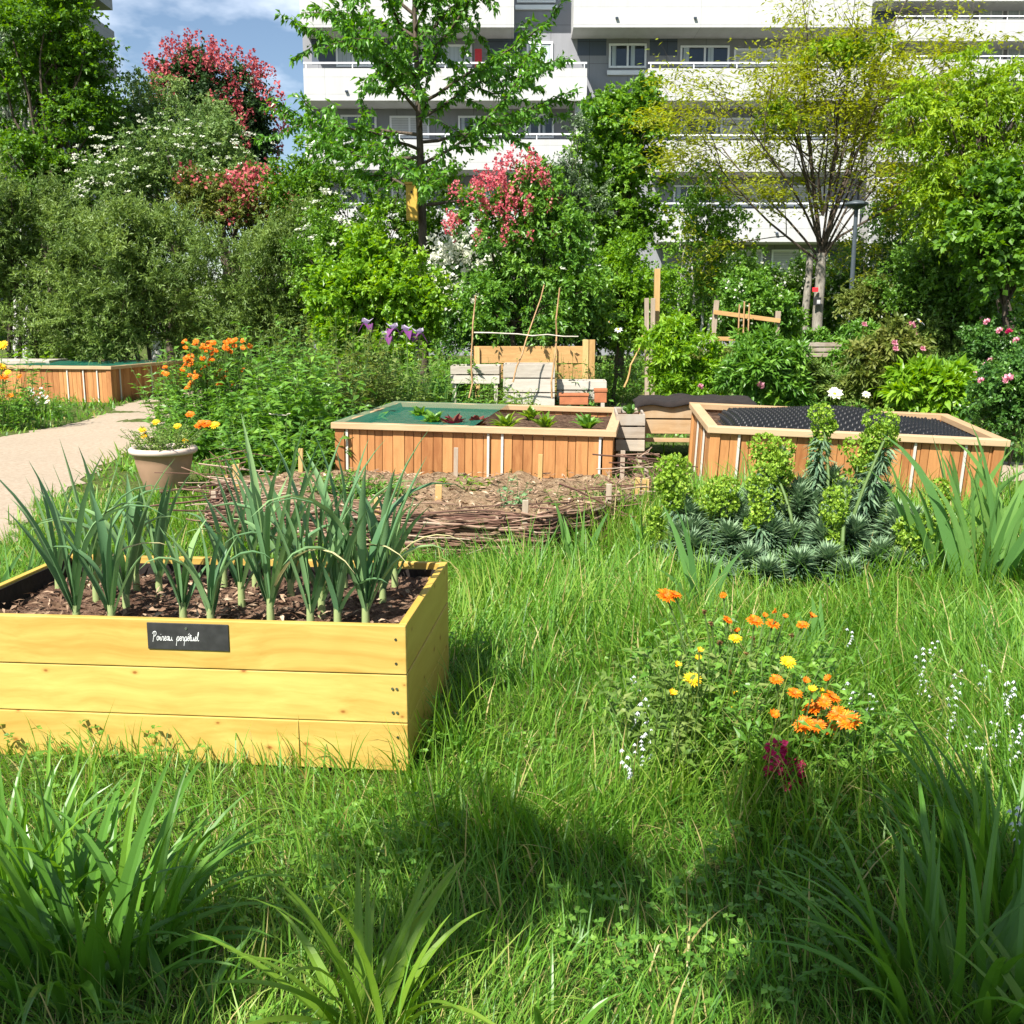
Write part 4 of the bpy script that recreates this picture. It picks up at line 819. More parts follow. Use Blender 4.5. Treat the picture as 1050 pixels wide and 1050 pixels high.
for k, (px, yt) in enumerate(((757, 312), (762, 309), (767, 311))):
    a = at(px, 350, 18.2); t = at(px, yt, 18.2); m_ = MB(); tube(m_, [(0, 0, 0), (0, .02, t[2])], .013, 6)
    tag(m_.build('stake', M['cane'], loc=(a[0], 18.2, 0)), ('left', 'middle', 'right')[k]+' one of three short yellow stakes inside the fence frame', 'stake', 'yellow stakes in the fence frame')
def plankwall():
    Y = 17.5; a = at(812, 363, Y); b = at(862, 351, Y); r = thing('plank_edging', 'low edging of stacked grey planks in front of the twin trunks', 'plank edging', (a[0], Y, 0)); rng = np.random.default_rng(2)
    Wd = b[0]-a[0]; zt = b[2]; 
    for k in range(3):
        m_ = MB(); z = zt-.07-k*.085; b2(m_, (rng.uniform(-.03, .03), -.03+rng.uniform(-.01, .01), z), (Wd+rng.uniform(-.04, .04), .03, z+.065), rng.random()); m_.build('plank', M['greywood'], r, bevel=.004)
    for x in (.1, Wd*.5, Wd-.12):
        m_ = MB(); b2(m_, (x, .032, -.05), (x+.06, .08, zt), .5); m_.build('post', M['greywoodZ'], r)
plankwall()
def cane(label, p0, p1, Y0, Y1, mat, r_=.011, name='cane'):
    a = at(p0[0], p0[1], Y0); b = at(p1[0], p1[1], Y1); rng = np.random.default_rng(int(p0[0])); t = np.linspace(0, 1, 8)[:, None]; P = a*(1-t)+b*t; P[1:-1] += rng.normal(size=(6, 3))*.012
    m_ = MB(); tube(m_, P-a, np.linspace(r_, r_*.75, 8), 6); tag(m_.build(name, M[mat], loc=a), label, 'cane')
cane('upright bamboo cane at the left of the cane trellis', (481, 408), (488, 303), 14.2, 14.2, 'cane', .013)
cane('slanting bamboo cane crossing the middle of the trellis', (526, 392), (558, 292), 14.4, 14.5, 'cane', .012)
cane('upright bamboo cane at the right of the cane trellis', (566, 408), (574, 295), 14.2, 14.2, 'cane', .013)
cane('thin pale horizontal stick tied across the three canes', (486, 341), (593, 345), 14.15, 14.15, 'palecane', .009)
cane('pale cane leaning on the grey posts', (640, 397), (659, 344), 16.5, 16.5, 'tanpost', .016)
cane('thin horizontal stick in the tall herbs left of the lettuce bed', (276, 424), (298, 424), 10.8, 10.8, 'palecane', .006)
# ------------------------------------------------------------------ wattle bed
WB = np.array([(-2.15, 7.25), (-.9, 6.72), (.18, 6.42), (.62, 7.0), (1.22, 8.75), (1.15, 9.5), (-.5, 9.75), (-1.9, 9.95), (-2.55, 9.4), (-2.4, 8.3)])
def inpoly(x, y, P):
    x = np.asarray(x); y = np.asarray(y); c = np.zeros(x.shape, bool); j = len(P)-1
    for i in range(len(P)):
        xi, yi = P[i]; xj, yj = P[j]; c ^= ((yi > y) != (yj > y)) & (x < (xj-xi)*(y-yi)/(yj-yi+1e-12)+xi); j = i
    return c
def wattle():
    rng = np.random.default_rng(9); m_ = MB(); n = 90; xx = np.linspace(-3.05, 1.4, n); yy = np.linspace(6.3, 10.05, 80); X_, Y_ = np.meshgrid(xx, yy); ins = inpoly(X_, Y_, WB)
    Z_ = gz(X_, Y_)+.06+.018*np.sin(X_*3+Y_)*np.sin(Y_*2.3)+.03*np.sin(X_*9+1)*np.sin(Y_*8)+rng.normal(size=X_.shape)*.012+.02*sstep(8.4, 9.6, Y_)
    i = (np.arange(79)[:, None]*n+np.arange(n-1)[None]).ravel(); q = np.stack([i, i+1, i+n+1, i+n], 1); ok = ins.ravel()[q].all(1)
    m_.add(np.stack([X_, Y_, Z_], -1), q[ok]); tag(m_.build('bed_soil', M['drysoil'], smooth=True), 'dry reddish soil inside the woven twig edging', 'soil', kind='structure')
    r = thing('wattle_edging', 'low woven twig edging round the dry soil bed', 'wattle edging', (-.9, 6.6, 0)); o = np.array((-.9, 6.6, 0))
    edge_ = np.concatenate([WB[[8, 9, 0, 1, 2, 3, 4, 5]]]); seg = np.linalg.norm(np.diff(edge_, axis=0), axis=1); cum = np.concatenate([[0], np.cumsum(seg)]); LT = cum[-1]
    def pt(s): return np.stack([np.interp(s, cum, edge_[:, 0]), np.interp(s, cum, edge_[:, 1])], -1)
    wv = MB(); hgt = lambda s: np.interp(s, [0, 1.5, 3, 5.5, 6.3, LT], [.10, .17, .28, .30, .19, .12])
    for k in range(560):
        s0 = rng.uniform(-.3, LT-.5); L = rng.uniform(.7, 2.2); s = np.linspace(max(0, s0), min(LT, s0+L), 14); xy = pt(s); nrm = np.gradient(xy, axis=0); nrm = unit(np.stack([-nrm[:, 1], nrm[:, 0]], 1))
        ph = rng.integers(0, 2)*pi; off = .035*np.sin(s*2*pi/.9+ph)+rng.normal()*.018; hf = rng.random(); z = hgt(s)*hf*(1-.0*s)+rng.normal(size=14)*.006+.02*np.sin(s*3+k)
        P = np.concatenate([xy+nrm*off[:, None], (gz(xy[:, 0], xy[:, 1])+np.maximum(z, .01))[:, None]], 1)
        tube(wv, P-o, np.linspace(rng.uniform(.004, .010), .003, 14), 5, np.clip(rng.normal(.45, .25), 0, 1), cap=False)
    for k in range(130):   # loose ends lying on top and in the bed
        c = pt(np.array([rng.uniform(0, LT)]))[0]+rng.normal(size=2)*.13; a = rng.uniform(0, pi) if rng.random() < .3 else rng.normal(-.15, .35); L = rng.uniform(.15, .8); t = np.linspace(-.5, .5, 6)[:, None]
        P = np.concatenate([c+t*L*np.array((math.cos(a), math.sin(a))), np.full((6, 1), rng.uniform(.12, .36))+t*rng.normal()*.12], 1); P[:, :2] += rng.normal(size=(6, 2))*.012
        tube(wv, P-o, rng.uniform(.003, .007), 4, rng.random(), cap=False)
    wv.build('woven_twigs', M['wattle'], r)
    for k, s in enumerate(np.linspace(.5, LT-.4, 8)):
        c = pt(np.array([s]))[0]; m_ = MB(); hh = hgt(s)+rng.uniform(.04, .12); bar(m_, (c[0]-o[0], c[1]-o[1], -.1), (c[0]-o[0]+rng.normal()*.02, c[1]-o[1], hh), .038, .034, rng.random()); m_.build('stake', M['tanpost'] if k % 3 == 0 else M['greywoodZ'], r, bevel=.003)
    mb = MB(); n = 2600; x = rng.uniform(-3, 1.3, n); y = rng.uniform(6.5, 9.9, n); k = inpoly(x, y, WB); x, y = x[k], y[k]; n = len(x); A = rng.normal(size=(n, 3)); A[:, 2] *= .25
    leaves(mb, np.stack([x, y, gz(x, y)+.088+rng.random(n)*.03], 1), A, rng.normal(size=(n, 3))*.4+UP, rng.uniform(.03, .12, n), rng.uniform(.008, .025, n), np.clip(rng.normal(.5, .25, n), 0, 1), 0, True)
    tag(mb.build('mulch', M['mulch']), 'scattered dry twigs and chips on the wattle bed', 'mulch', kind='stuff')
wattle()
for k, (px, py, yt, lab) in enumerate(((660, 527, 491, 'cut yellow stake at the right corner of the wattle bed'), (449, 520, 497, 'short pale stake in the middle of the wattle bed'), (243, 515, 476, 'pale stake beside the flower pot at the left of the wattle bed'), (308, 478, 460, 'short pale stake in the herbs left of the lettuce bed'), (553, 500, 466, 'tiny pale stake leaning on the front of the lettuce bed'), (467, 497, 459, 'grey marker slat standing against the front of the lettuce bed'), (637, 500, 462, 'grey split stake at the right corner of the lettuce bed'))):
    b = gp(px, py); b[1] = min(b[1], 9.55); b = at(px, py, b[1]); t = at(px, yt, b[1]); m_ = MB(); bar(m_, (0, 0, -.1), (.01, 0, t[2]-b[2]), .055 if k < 3 else .04, .035, .5); tag(m_.build('stake', M['tanpost' if k not in (5, 6) else 'greywoodZ'], loc=b, bevel=.003), lab, 'stake')
# ------------------------------------------------------------------ the yellow box
rzY = R(-5.2); BW, BD, BH = 1.68, .93, .535
Br = at(416, 641, 3.33); xh = np.array((math.cos(rzY), math.sin(rzY), 0)); yh = np.array((-math.sin(rzY), math.cos(rzY), 0)); Bo = Br-xh*BW; Bo[2] = 0
def ybox():
    r = thing('wooden_planter_box', 'large yellow pine plank planter box growing leeks in the near grass', 'planter box', Bo, rzY); rng = np.random.default_rng(12); t = .028; z0 = .012
    bh = (BH-z0)/3
    def panel(name, lo, hi, ax_, mt):
        m_ = MB()
        for k in range(3):
            z = z0+k*bh; j = (0, .0015, -.001)[k]; a = [lo[0], lo[1], z+.0015]; b = [hi[0], hi[1], z+bh-.0015]; a[1-ax_] += j; b[1-ax_] += j; b2(m_, a, b, .36+.3*rng.random())
        m_.build(name, M[mt], r, bevel=.0035)
    panel('front_panel', (0, 0), (BW, t), 0, 'pine'); panel('back_panel', (0, BD-t), (BW, BD), 0, 'pine')
    panel('side_panel', (0, t+.001), (t, BD-t-.001), 1, 'pineY'); panel('side_panel', (BW-t, t+.001), (BW, BD-t-.001), 1, 'pineY')
    for (x, y) in ((t+.001, t+.001), (BW-t-.046, t+.001), (t+.001, BD-t-.046), (BW-t-.046, BD-t-.046)):
        m_ = MB(); b2(m_, (x, y, -.04), (x+.045, y+.045, BH-.06), .5); m_.build('corner_post', M['pineY'], r)
    m_ = MB(); q = t+.002
    for lo, hi in (((q, q, .1), (BW-q, q+.004, BH-.02)), ((q, BD-q-.004, .1), (BW-q, BD-q, BH-.03)), ((q, q, .1), (q+.004, BD-q, BH-.012)), ((BW-q-.004, q, .1), (BW-q, BD-q, BH-.03))): b2(m_, lo, hi)
    m_.build('liner', M['cloth'], r)
    m_ = MB(); X_, Y_, Z_ = sheet(m_, q+.005, BW-q-.005, q+.005, BD-q-.005, BH-.085, rng, .014, 130, 80); m_.build('soil', M['boxsoil'], r, smooth=True)
    m_ = MB(); n = 900; x = rng.uniform(.05, BW-.05, n); y = rng.uniform(.05, BD-.05, n); A = rng.normal(size=(n, 3)); A[:, 2] *= .3
    leaves(m_, np.stack([x, y, np.full(n, BH-.075)+rng.random(n)*.02], 1), A, rng.normal(size=(n, 3))*.5+UP, rng.uniform(.02, .07, n), rng.uniform(.006, .02, n), np.clip(rng.normal(.45, .25, n), 0, 1), 0, True); o = m_.build('mulch', M['mulch'], r); o['kind'] = 'stuff'
    m_ = MB()
    for x in (BW-.035, BW-.05):
        for k in range(3):
            for dz in (.04, .125): tube(m_, [(x if k % 2 else BW-.035, -.0035, z0+k*bh+dz), (x if k % 2 else BW-.035, .004, z0+k*bh+dz)], .0045, 10)
    m_.build('screw_heads', M['metal'], r)
M['boxsoil'] = soilmat('potting_soil', (.045, .024, .016), (.13, .075, .05), (.26, .17, .115), 16)
ybox()
def sign():
    W_, h, t = .287, .094, .005; cx = BW-.755; cz = BH-.012-h/2
    c = Bo+xh*(cx-W_/2)+yh*(-t-.001); c[2] = cz-h/2
    r = thing('name_plate', 'black slate name plate reading Poireau perpétuel screwed to the yellow box', 'sign', c, 0, rot=(0, R(.25), rzY))
    m_ = MB(); b2(m_, (0, 0, 0), (W_, t, h)); m_.build('plate', M['slate'], r, bevel=.0012)
    m_ = MB(); tube(m_, [(W_*.485, -.0025, h*.82), (W_*.485, .001, h*.82)], .0042, 14); m_.build('screw', M['metal'], r)
    e = [[(0,.3),(.5,.55),(.55,.85),(.35,.98),(.15,.7),(.15,.3),(.35,0),(.7,.2)]]
    GL = {'P': ([[(.05,-.25),(.22,.8),(.32,1.9)],[(-.15,1.45),(.15,1.95),(.7,1.95),(.95,1.5),(.7,1.05),(.3,.9)]], 1.05), 'o': ([[(.4,.98),(.12,.8),(.08,.3),(.35,0),(.65,.3),(.65,.75),(.4,.98),(.6,.8),(.9,.75)]], .82), 'i': ([[(0,.2),(.28,.95),(.26,.2),(.45,0),(.68,.22)],[(.34,1.3),(.4,1.36)]], .6),
      'r': ([[(0,.2),(.2,.98),(.32,.82),(.55,.88),(.5,.2),(.65,0),(.82,.2)]], .75), 'e': (e, .65), 'a': ([[(.65,.85),(.35,.98),(.08,.5),(.3,.02),(.6,.4),(.68,.95),(.64,.2),(.8,0),(.95,.2)]], .88), 'u': ([[(0,.9),(.06,.2),(.3,0),(.58,.3),(.64,.95),(.63,.2),(.8,0),(.95,.2)]], .88),
      'p': ([[(0,.2),(.25,1.0),(.05,-1.0)],[(.2,.7),(.5,1.02),(.75,.6),(.6,.1),(.3,.08),(.55,0),(.85,.2)]], .8), 'é': (e+[[(.32,1.25),(.62,1.6)]], .65), 't': ([[(0,.2),(.35,1.65),(.28,.2),(.45,0),(.7,.2)],[(.05,1.1),(.62,1.16)]], .6), 'l': ([[(0,.2),(.4,1.2),(.45,1.85),(.3,1.9),(.25,1.2),(.25,.25),(.45,0),(.65,.2)]], .6)}
    m_ = MB(); sx = .0124; sz = .0170; x = .019; z = .030
    for ch in 'Poireau perpétuel':
        if ch == ' ': x += .014; continue
        g, adv = GL[ch]
        for st in g:
            P = np.array(st, float); tt = np.arange(len(P)); t2 = np.linspace(0, len(P)-1, len(P)*3)
            Q = np.stack([np.interp(t2, tt, P[:, 0]), np.interp(t2, tt, P[:, 1])], 1)
            if len(Q) > 6: Q[1:-1] = (Q[:-2]+2*Q[1:-1]+Q[2:])/4
            zz = z+Q[:, 1]*sz+ (x/.25)*.004; xx = x+Q[:, 0]*sx+Q[:, 1]*sz*.10
            tube(m_, np.stack([xx, np.full(len(xx), -.0004), zz], 1), .00095, 5)
        x += adv*sx
    m_.build('handwriting', M['chalk'], r)
sign()
# ------------------------------------------------------------------ flower pot
def pot():
    p = gp(170, 503); r = thing('flower_pot', 'round tan plastic flower pot on the path edge holding marigolds', 'flower pot', (p[0], p[1], 0)); s = 1060/p[1]/1.0
    Rr = .285; h = .40
    m_ = MB(); lathe(m_, [(.001, .0), (.165, 0), (.175, .02), (.215, .14), (.245, .26), (.255, .335), (.27, .345)], 40); lathe(m_, [(.237, .34), (.20, .1), (.001, .08)], 40); m_.build('body', M['pot'], r, smooth=True)
    m_ = MB(); lathe(m_, [(.255, .342), (.285, .345), (.298, .36), (.30, .385), (.285, .40), (.255, .398), (.238, .385), (.236, .33)], 40); m_.build('rim', M['potrim'], r, smooth=True)
    m_ = MB(); lathe(m_, [(.001, .35), (.12, .355), (.238, .345)], 30); m_.build('soil', M['soil'], r)
    return p
M['potrim'] = plain('pot_rim', (.56, .45, .38), .5, .08, 9)
potp = pot()
# ------------------------------------------------------------------ flowers and herbs
M['orange'] = leafmat('orange_petal', [(.72,.13,.005),(.86,.22,.008),(.92,.36,.015)], .3, .5, .3, 1.1)
M['yellow'] = leafmat('yellow_petal', [(.82,.46,.01),(.90,.60,.015),(.92,.70,.05)], .3, .5, .3, 1.05)
M['brown'] = plain('flower_eye', (.30, .13, .01), .8, .3, 90)
M['gold'] = plain('flower_gold_eye', (.80, .45, .02), .8, .2, 90)
M['rose'] = leafmat('pink_petal', [(.62,.20,.30),(.78,.36,.44),(.85,.55,.58)], .3, .5, .3, 1.05)
M['magenta'] = leafmat('magenta_petal', [(.30,.004,.05),(.48,.01,.09),(.62,.05,.16)], .3, .5, .3, 1.1)
M['cream'] = leafmat('cream_petal', [(.78,.74,.48),(.84,.82,.62),(.86,.85,.74)], .3, .5, .3, 1.0)
M['purple'] = leafmat('purple_petal', [(.10,.02,.12),(.22,.06,.22),(.30,.12,.28)], .3, .5, .3, 1.1)
M['lilac'] = leafmat('lilac_petal', [(.42,.32,.52),(.58,.48,.66),(.70,.62,.74)], .35, .5, .3, 1.05)
M['bluewhite'] = leafmat('white_bell', [(.62,.66,.74),(.76,.78,.84),(.84,.85,.88)], .35, .5, .3, 1.0)
M['palepetal'] = leafmat('small_white_petal', [(.6,.62,.62),(.75,.76,.76),(.84,.84,.84)], .3, .5, .3, 1.0)
M['spent'] = leafmat('spent_head', [(.10,.05,.02),(.22,.12,.05),(.34,.22,.10)], .1, .8, .2, 1.0)
def daisy(name, mat, eye, n, rows, cup=.25, seed=1, wd=.36, eyer=.26):
    rng = np.random.default_rng(seed); m_ = MB()
    for k in range(rows):
        th = np.linspace(0, 2*pi, n, endpoint=False)+k*pi/n+rng.normal(size=n)*.06; c = cup+k*.28
        A = np.stack([np.cos(th), np.sin(th), np.full(n, c)+rng.normal(size=n)*.08], 1); P = A*np.array((.12, .12, 0))
        leaves(m_, P, A, np.stack([-c*np.cos(th), -c*np.sin(th), np.ones(n)], 1), (1-.17*k)*rng.uniform(.85, 1.0, n), wd, np.clip(rng.normal(.5, .2, n), 0, 1), 0, True, .12)
    lathe(m_, [(.001, .14), (eyer*.6, .12), (eyer, .04), (eyer*.8, -.03), (.001, -.06)], 14, mi=1)
    return m_.mesh(name, [M[mat], M[eye]])
def ballflower(name, mat, eye, seed, n=46):
    rng = np.random.default_rng(seed); m_ = MB(); D = rdir(rng, n); D[:, 2] = np.abs(D[:, 2])*.8+.1; D = unit(D); B = unit(rng.normal(size=(n, 3)))
    leaves(m_, D*.1, D, np.cross(D, B), rng.uniform(.6, 1.0, n), .62, np.clip(rng.normal(.5, .25, n), 0, 1), 0, True, .3)
    if eye: lathe(m_, [(.001, .3), (.2, .25), (.28, .1), (.001, 0)], 12, mi=1)
    return m_.mesh(name, [M[mat]]+([M[eye]] if eye else []))
FL = {'o': daisy('orange_flower', 'orange', 'brown', 17, 3, .18, 1), 'y': daisy('yellow_flower', 'yellow', 'gold', 16, 3, .22, 2), 'yb': daisy('yellow_bud', 'yellow', 'gold', 12, 2, 1.4, 3), 'ob': daisy('orange_bud', 'orange', 'brown', 12, 2, 1.2, 4),
      'r': ballflower('pink_flower', 'rose', None, 5), 'p': daisy('cream_flower', 'cream', 'gold', 8, 2, .3, 6, .85, .24), 'w': daisy('white_flower', 'palepetal', 'gold', 9, 1, .1, 7, .5, .3), 'po': daisy('poppy', 'orange', 'gold', 5, 1, .9, 8, 1.2, .15), 'm': ballflower('dark_rose', 'magenta', None, 9), 'b': ballflower('seed_head', 'spent', None, 10, 30)}
def stems_leaves(mb, rng, base, top, nl, L, W, droop=.25, r=.004, lean=.35, tint=.5, up=.4, mi=0, smi=1, start=.12, fold=True, pair=True):
    "one stem per row of base/top with leaves along it"
    n = len(base); t = np.linspace(0, 1, 5)[None, :, None]
    bow = rng.normal(size=(n, 1, 3))*.03
    for i in range(n):
        P = base[i]*(1-t[0])+top[i]*t[0]+bow[i]*np.sin(t[0]*pi); tube(mb, P, np.linspace(r, r*.5, 5), 3, rng.random(), smi, cap=False)
    s = rng.uniform(start, 1, (n, nl, 1)); P = base[:, None]*(1-s)+top[:, None]*s+bow*np.sin(s*pi)
    th = rng.uniform(0, 2*pi, (n, nl)); A = np.stack([np.cos(th), np.sin(th), up+rng.normal(size=(n, nl))*.3], -1)
    sc_ = (1.15-.55*s[..., 0])*rng.uniform(.7, 1.15, (n, nl)); k = n*nl
    leaves(mb, P.reshape(-1, 3), A.reshape(-1, 3), (UP+rng.normal(size=(n, nl, 3))*.35).reshape(-1, 3), (L*sc_).ravel(), (W*sc_).ravel(), np.clip(np.repeat(rng.normal(.5, .15, n), nl)+rng.normal(0, .16, k), 0, 1), mi, fold, droop)
def herb(name, label, cat, cx, cy_, rx, ry, h, nst, nl, L, W, mat, seed, heads=None, group=None, lean=.22, up=.4, r=.004, hvar=.25, droop=.3, start=.12):
    if cy_ > 9.5: L, W, nl, h, hvar = L*1.5, W*1.45, int(nl*.9), h*1.36, hvar+.28
    rng = np.random.default_rng(seed); z = float(gz(cx, cy_)); r_ = thing(name, label, cat, (cx, cy_, z), 0, group); m_ = MB()
    a = rng.uniform(0, 2*pi, nst); q = np.sqrt(rng.random(nst)); b = np.stack([np.cos(a)*rx*q, np.sin(a)*ry*q, np.full(nst, -.02)], 1)
    tp = b+np.stack([b[:, 0]*lean/max(rx, .01)*h, b[:, 1]*lean/max(ry, .01)*h, h*rng.uniform(1-hvar, 1, nst)*(1-.25*q**2)], 1)+rng.normal(size=(nst, 3))*np.array((.05, .05, 0))*h
    stems_leaves(m_, rng, b, tp, nl, L, W, droop, r, up=up, start=start)
    if heads:
        for (pos, *_) in heads:
            p = np.array(pos)-np.array((cx, cy_, z)); b0 = np.array((p[0]*.5, p[1]*.5, 0)) if abs(p[0]) < rx*2+.1 else np.array((p[0], p[1], 0)); t = np.linspace(0, 1, 6)[:, None]; Q = b0*(1-t)+p*t; Q[:, :2] = b0[:2]*(1-t**1.6)+p[:2]*t**1.6; tube(m_, Q, .0035, 4, .5, 1, cap=False)
    m_.build('foliage', [M[mat], M['stem']], r_)
    if heads:
        for (pos, kind, s, tilt) in heads:
            s *= .86
            inst('flower', FL[kind], r_, np.array(pos)-np.array((cx, cy_, z)), (tilt*rng.uniform(.6, 1.3), rng.normal()*.25, rng.normal()*.4), s)
    return r_
def hp(lst, Y, kind, s, jit=.3, seed=0, tilt=.7):
    rng = np.random.default_rng(seed); out = []
    for e in lst: out.append((at(e[0], e[1], Y+rng.uniform(-jit, jit)), e[2] if len(e) > 2 else kind, (e[3] if len(e) > 3 else s)*rng.uniform(.85, 1.1), tilt))
    return out
# tall herb bank between the path and the lettuce bed
rng = np.random.default_rng(77)
org = [(190+rng.normal()*13+k*.7, 349+abs(rng.normal())*28) for k in range(74)]
herb('marigold_plant', 'tall bushy plant crowded with orange flowers beside the sandy path', 'flower plant', -3.7, 12.7, .55, .45, 1.12, 120, 22, .11, .04, 'herb', 101, hp(org, 12.4, 'o', .05, .3, 1), group=None)
herb('herb_clump', 'leafy green herb clump right of the orange flowered plant', 'herb', -2.95, 12.6, .55, .55, 1.25, 110, 24, .12, .045, 'herb', 102, lean=.25)
herb('herb_clump', 'tall herb clump with yellowish tips in the centre of the herb bank', 'herb', -2.35, 13.3, .5, .5, 1.32, 100, 24, .11, .035, 'olive', 103)
herb('herb_clump', 'broad leaved dark herb clump touching the left end of the lettuce bed', 'herb', -2.25, 11.4, .42, .5, 1.0, 80, 20, .16, .055, 'herb', 104, lean=.3)
herb('herb_clump', 'upright herb clump behind the far left corner of the lettuce bed', 'herb', -1.75, 14.0, .5, .5, 1.15, 90, 22, .12, .04, 'herbpale', 105)
herb('herb_clump', 'low fresh green herb clump between flower pot and wattle bed', 'herb', -2.35, 10.2, .42, .28, .50, 70, 14, .13, .05, 'herb', 106, lean=.5)
herb('herb_clump', 'dense herb clump overhanging the sandy path', 'herb', -3.35, 11.6, .45, .45, .62, 80, 22, .11, .04, 'herb', 107, lean=.3)
herb('herb_clump', 'yellow green herb clump behind the purple irises', 'herb', -1.2, 15.3, .55, .4, 1.0, 80, 18, .12, .05, 'herb', 108)
# flowers in the pot
ph = [(146,441,'y',.032),(160,433,'y',.03),(148,447,'y',.03),(195,425,'o',.035),(206,434,'o',.035),(212,435,'o',.04),(220,436,'y',.04),(182,437,'y',.03),(190,452,'y',.025),(203,437,'o',.03)]
rp = herb('potted_marigold', 'straggly marigolds with yellow and orange flowers growing in the tan pot', 'flower plant', potp[0]+.02, potp[1], .17, .15, .34, 46, 22, .06, .022, 'herbpale', 109, None, lean=.7)
rp.location.z += .35
for (px, py, k, s) in ph:
    q = at(px, py, potp[1]-.05); mB = MB()
    rel = q-np.array(rp.location); inst('flower', FL[k], rp, rel, (.6, .2*math.sin(px), 0), s*1.25)
    t = np.linspace(0, 1, 5)[:, None]; b0 = np.array((rel[0]*.35, rel[1]*.4, 0)); Q = b0*(1-t)+rel*t; Q[:, 0] = b0[0]*(1-t[:, 0]**1.5)+rel[0]*t[:, 0]**1.5; tube(mB, Q, .0035, 4); mB.build('flower_stem', M['stem'], rp)
# purple irises
for k, (px, py) in enumerate(((378, 333), (404, 338), (418, 340), (430, 343), (398, 346))):
    Y = 14.2+k*.12; a = at(px, 400, Y); h = at(px, py, Y)[2]; r = thing('bearded_iris', ('tallest purple iris, leftmost of its row', 'purple iris second from the left in its row', 'purple iris beside the rightmost one in its row', 'palest purple iris at the right end of its row', 'lowest purple iris of the row')[k]+' above the herb bank', 'iris flower', (a[0], Y, 0), group='purple irises')
    m_ = MB(); tube(m_, [(0, 0, 0), (.01, 0, h*.5), (0, 0, h)], .009, 5); m_.build('stem', M['stem'], r)
    rng = np.random.default_rng(k); m_ = MB(); th = np.arange(3)*2.094+k; A = np.stack([np.cos(th)*.35, np.sin(th)*.35, np.ones(3)], 1); leaves(m_, np.zeros((3, 3))+(0, 0, h), A, np.stack([np.cos(th), np.sin(th), 0*th], 1), .12, .13, .6, 0, True, -.5); m_.build('standard', M['lilac'], r)
    m_ = MB(); th = th+1.05; A = np.stack([np.cos(th)*.9, np.sin(th)*.9, .1+0*th], 1); leaves(m_, np.zeros((3, 3))+(0, 0, h), A, np.stack([np.cos(th)*.2, np.sin(th)*.2, np.ones(3)], 1), .12, .13, .5, 0, True, 1.1); m_.build('fall', M['purple'], r)
def strap(name, label, cat, c, n, rad, L, W, mat, seed, th=(.05, .4), bend=(.1, .6), group=None, vfold=.35, nseg=6, pw=1.8, azr=None, planar=None, flatfan=0):
    rng = np.random.default_rng(seed); r = thing(name, label, cat, (c[0], c[1], c[2] if len(c) > 2 else float(gz(c[0], c[1]))), 0, group); m_ = MB()
    a = rng.uniform(0, 2*pi, n); q = np.sqrt(rng.random(n))*rad; P = np.stack([np.cos(a)*q, np.sin(a)*q, np.full(n, -.02)], 1)
    az = a+rng.normal(0, .7, n) if azr is None else rng.uniform(*azr, n)
    blades(m_, P, az, rng.uniform(.6, 1.1, n)*L, W*rng.uniform(.7, 1.15, n), rng.uniform(*th, n), rng.uniform(*bend, n), nseg, np.clip(rng.normal(.5, .22, n), 0, 1), 0, vfold, pw, twist=rng.normal(0, .5, n) if not flatfan else rng.normal(pi/2, .35, n))
    m_.build('leaves', M[mat], r); return r
for k, (px, py, n, L) in enumerate(((447, 402, 26, .6), (468, 405, 22, .5), (425, 405, 20, .55))):
    p = at(px, py, 15.0); L *= 1.55; strap('iris_plant', ('sword leaved iris clump just left of the left bamboo cane', 'small iris clump at the foot of the left bamboo cane', 'iris clump under the purple irises')[k], 'iris plant', (p[0], 15.0+k*.1), n, .22, L, .045, 'iris', 120+k, (.02, .3), (.05, .5), flatfan=1)
for k, (px, Y, w_, h, mt, lab) in enumerate(((500, 14.6, .3, .62, 'herb', 'fluffy green plant in front of the left bleached crate'), (530, 14.4, .25, .52, 'limelily', 'feathery bright plant in front of the tall bleached crate'), (590, 15.2, .25, .55, 'leek', 'upright chives in the grey board planter'), (510, 15.8, .3, .75, 'herbpale', 'tall pale herb standing before the orange tan planter'), (582, 15.8, .3, .85, 'herbpale', 'tall grey green herb right of the trellis'), (625, 17.8, .4, 1.0, 'herb', 'leafy stand with white flowers left of the leaning pale cane'))):
    x = at(px, 400, Y)[0]; herb('garden_herb', lab, 'herb', x, Y, w_, .25, h, 40, 16, .09, .03, mt, 130+k, hp([(605, 322, 'w', .06), (612, 318, 'w', .06), (634, 338, 'w', .09), (625, 330, 'w', .06)], Y, 'w', .06, .1) if k == 5 else None)
# bushes behind the beds on the right
PB = [(700, 15.2, .5, .5, 1.08, 150, 'lime', 'rounded dense green bush behind the felt covered planter'), (775, 14.6, .55, .5, .82, 110, 'herb', 'leafy green plant stand right of the rounded bush'), (838, 14.9, .45, .5, .72, 80, 'herbpale', 'pale green plant stand below the plank edging'), (905, 13.6, .5, .5, .95, 80, 'olive', 'peony stand with red stems behind the black sheeting'), (950, 13.2, .4, .4, .72, 70, 'lime', 'broad leaved bright peony stand behind the right end of the cedar bed'), (760, 17.2, .8, .5, 1.0, 110, 'olive', 'yellowish plants growing around the fence frame'), (880, 17.0, .8, .6, .9, 110, 'herb', 'bright green stand behind the peonies'), (950, 18.5, .9, .6, 1.15, 110, 'herbpale', 'flowering green stand below the dark hedge on the right'), (850, 19.5, .9, .6, 1.0, 100, 'herb', 'green plant stand around the twin trunks')]
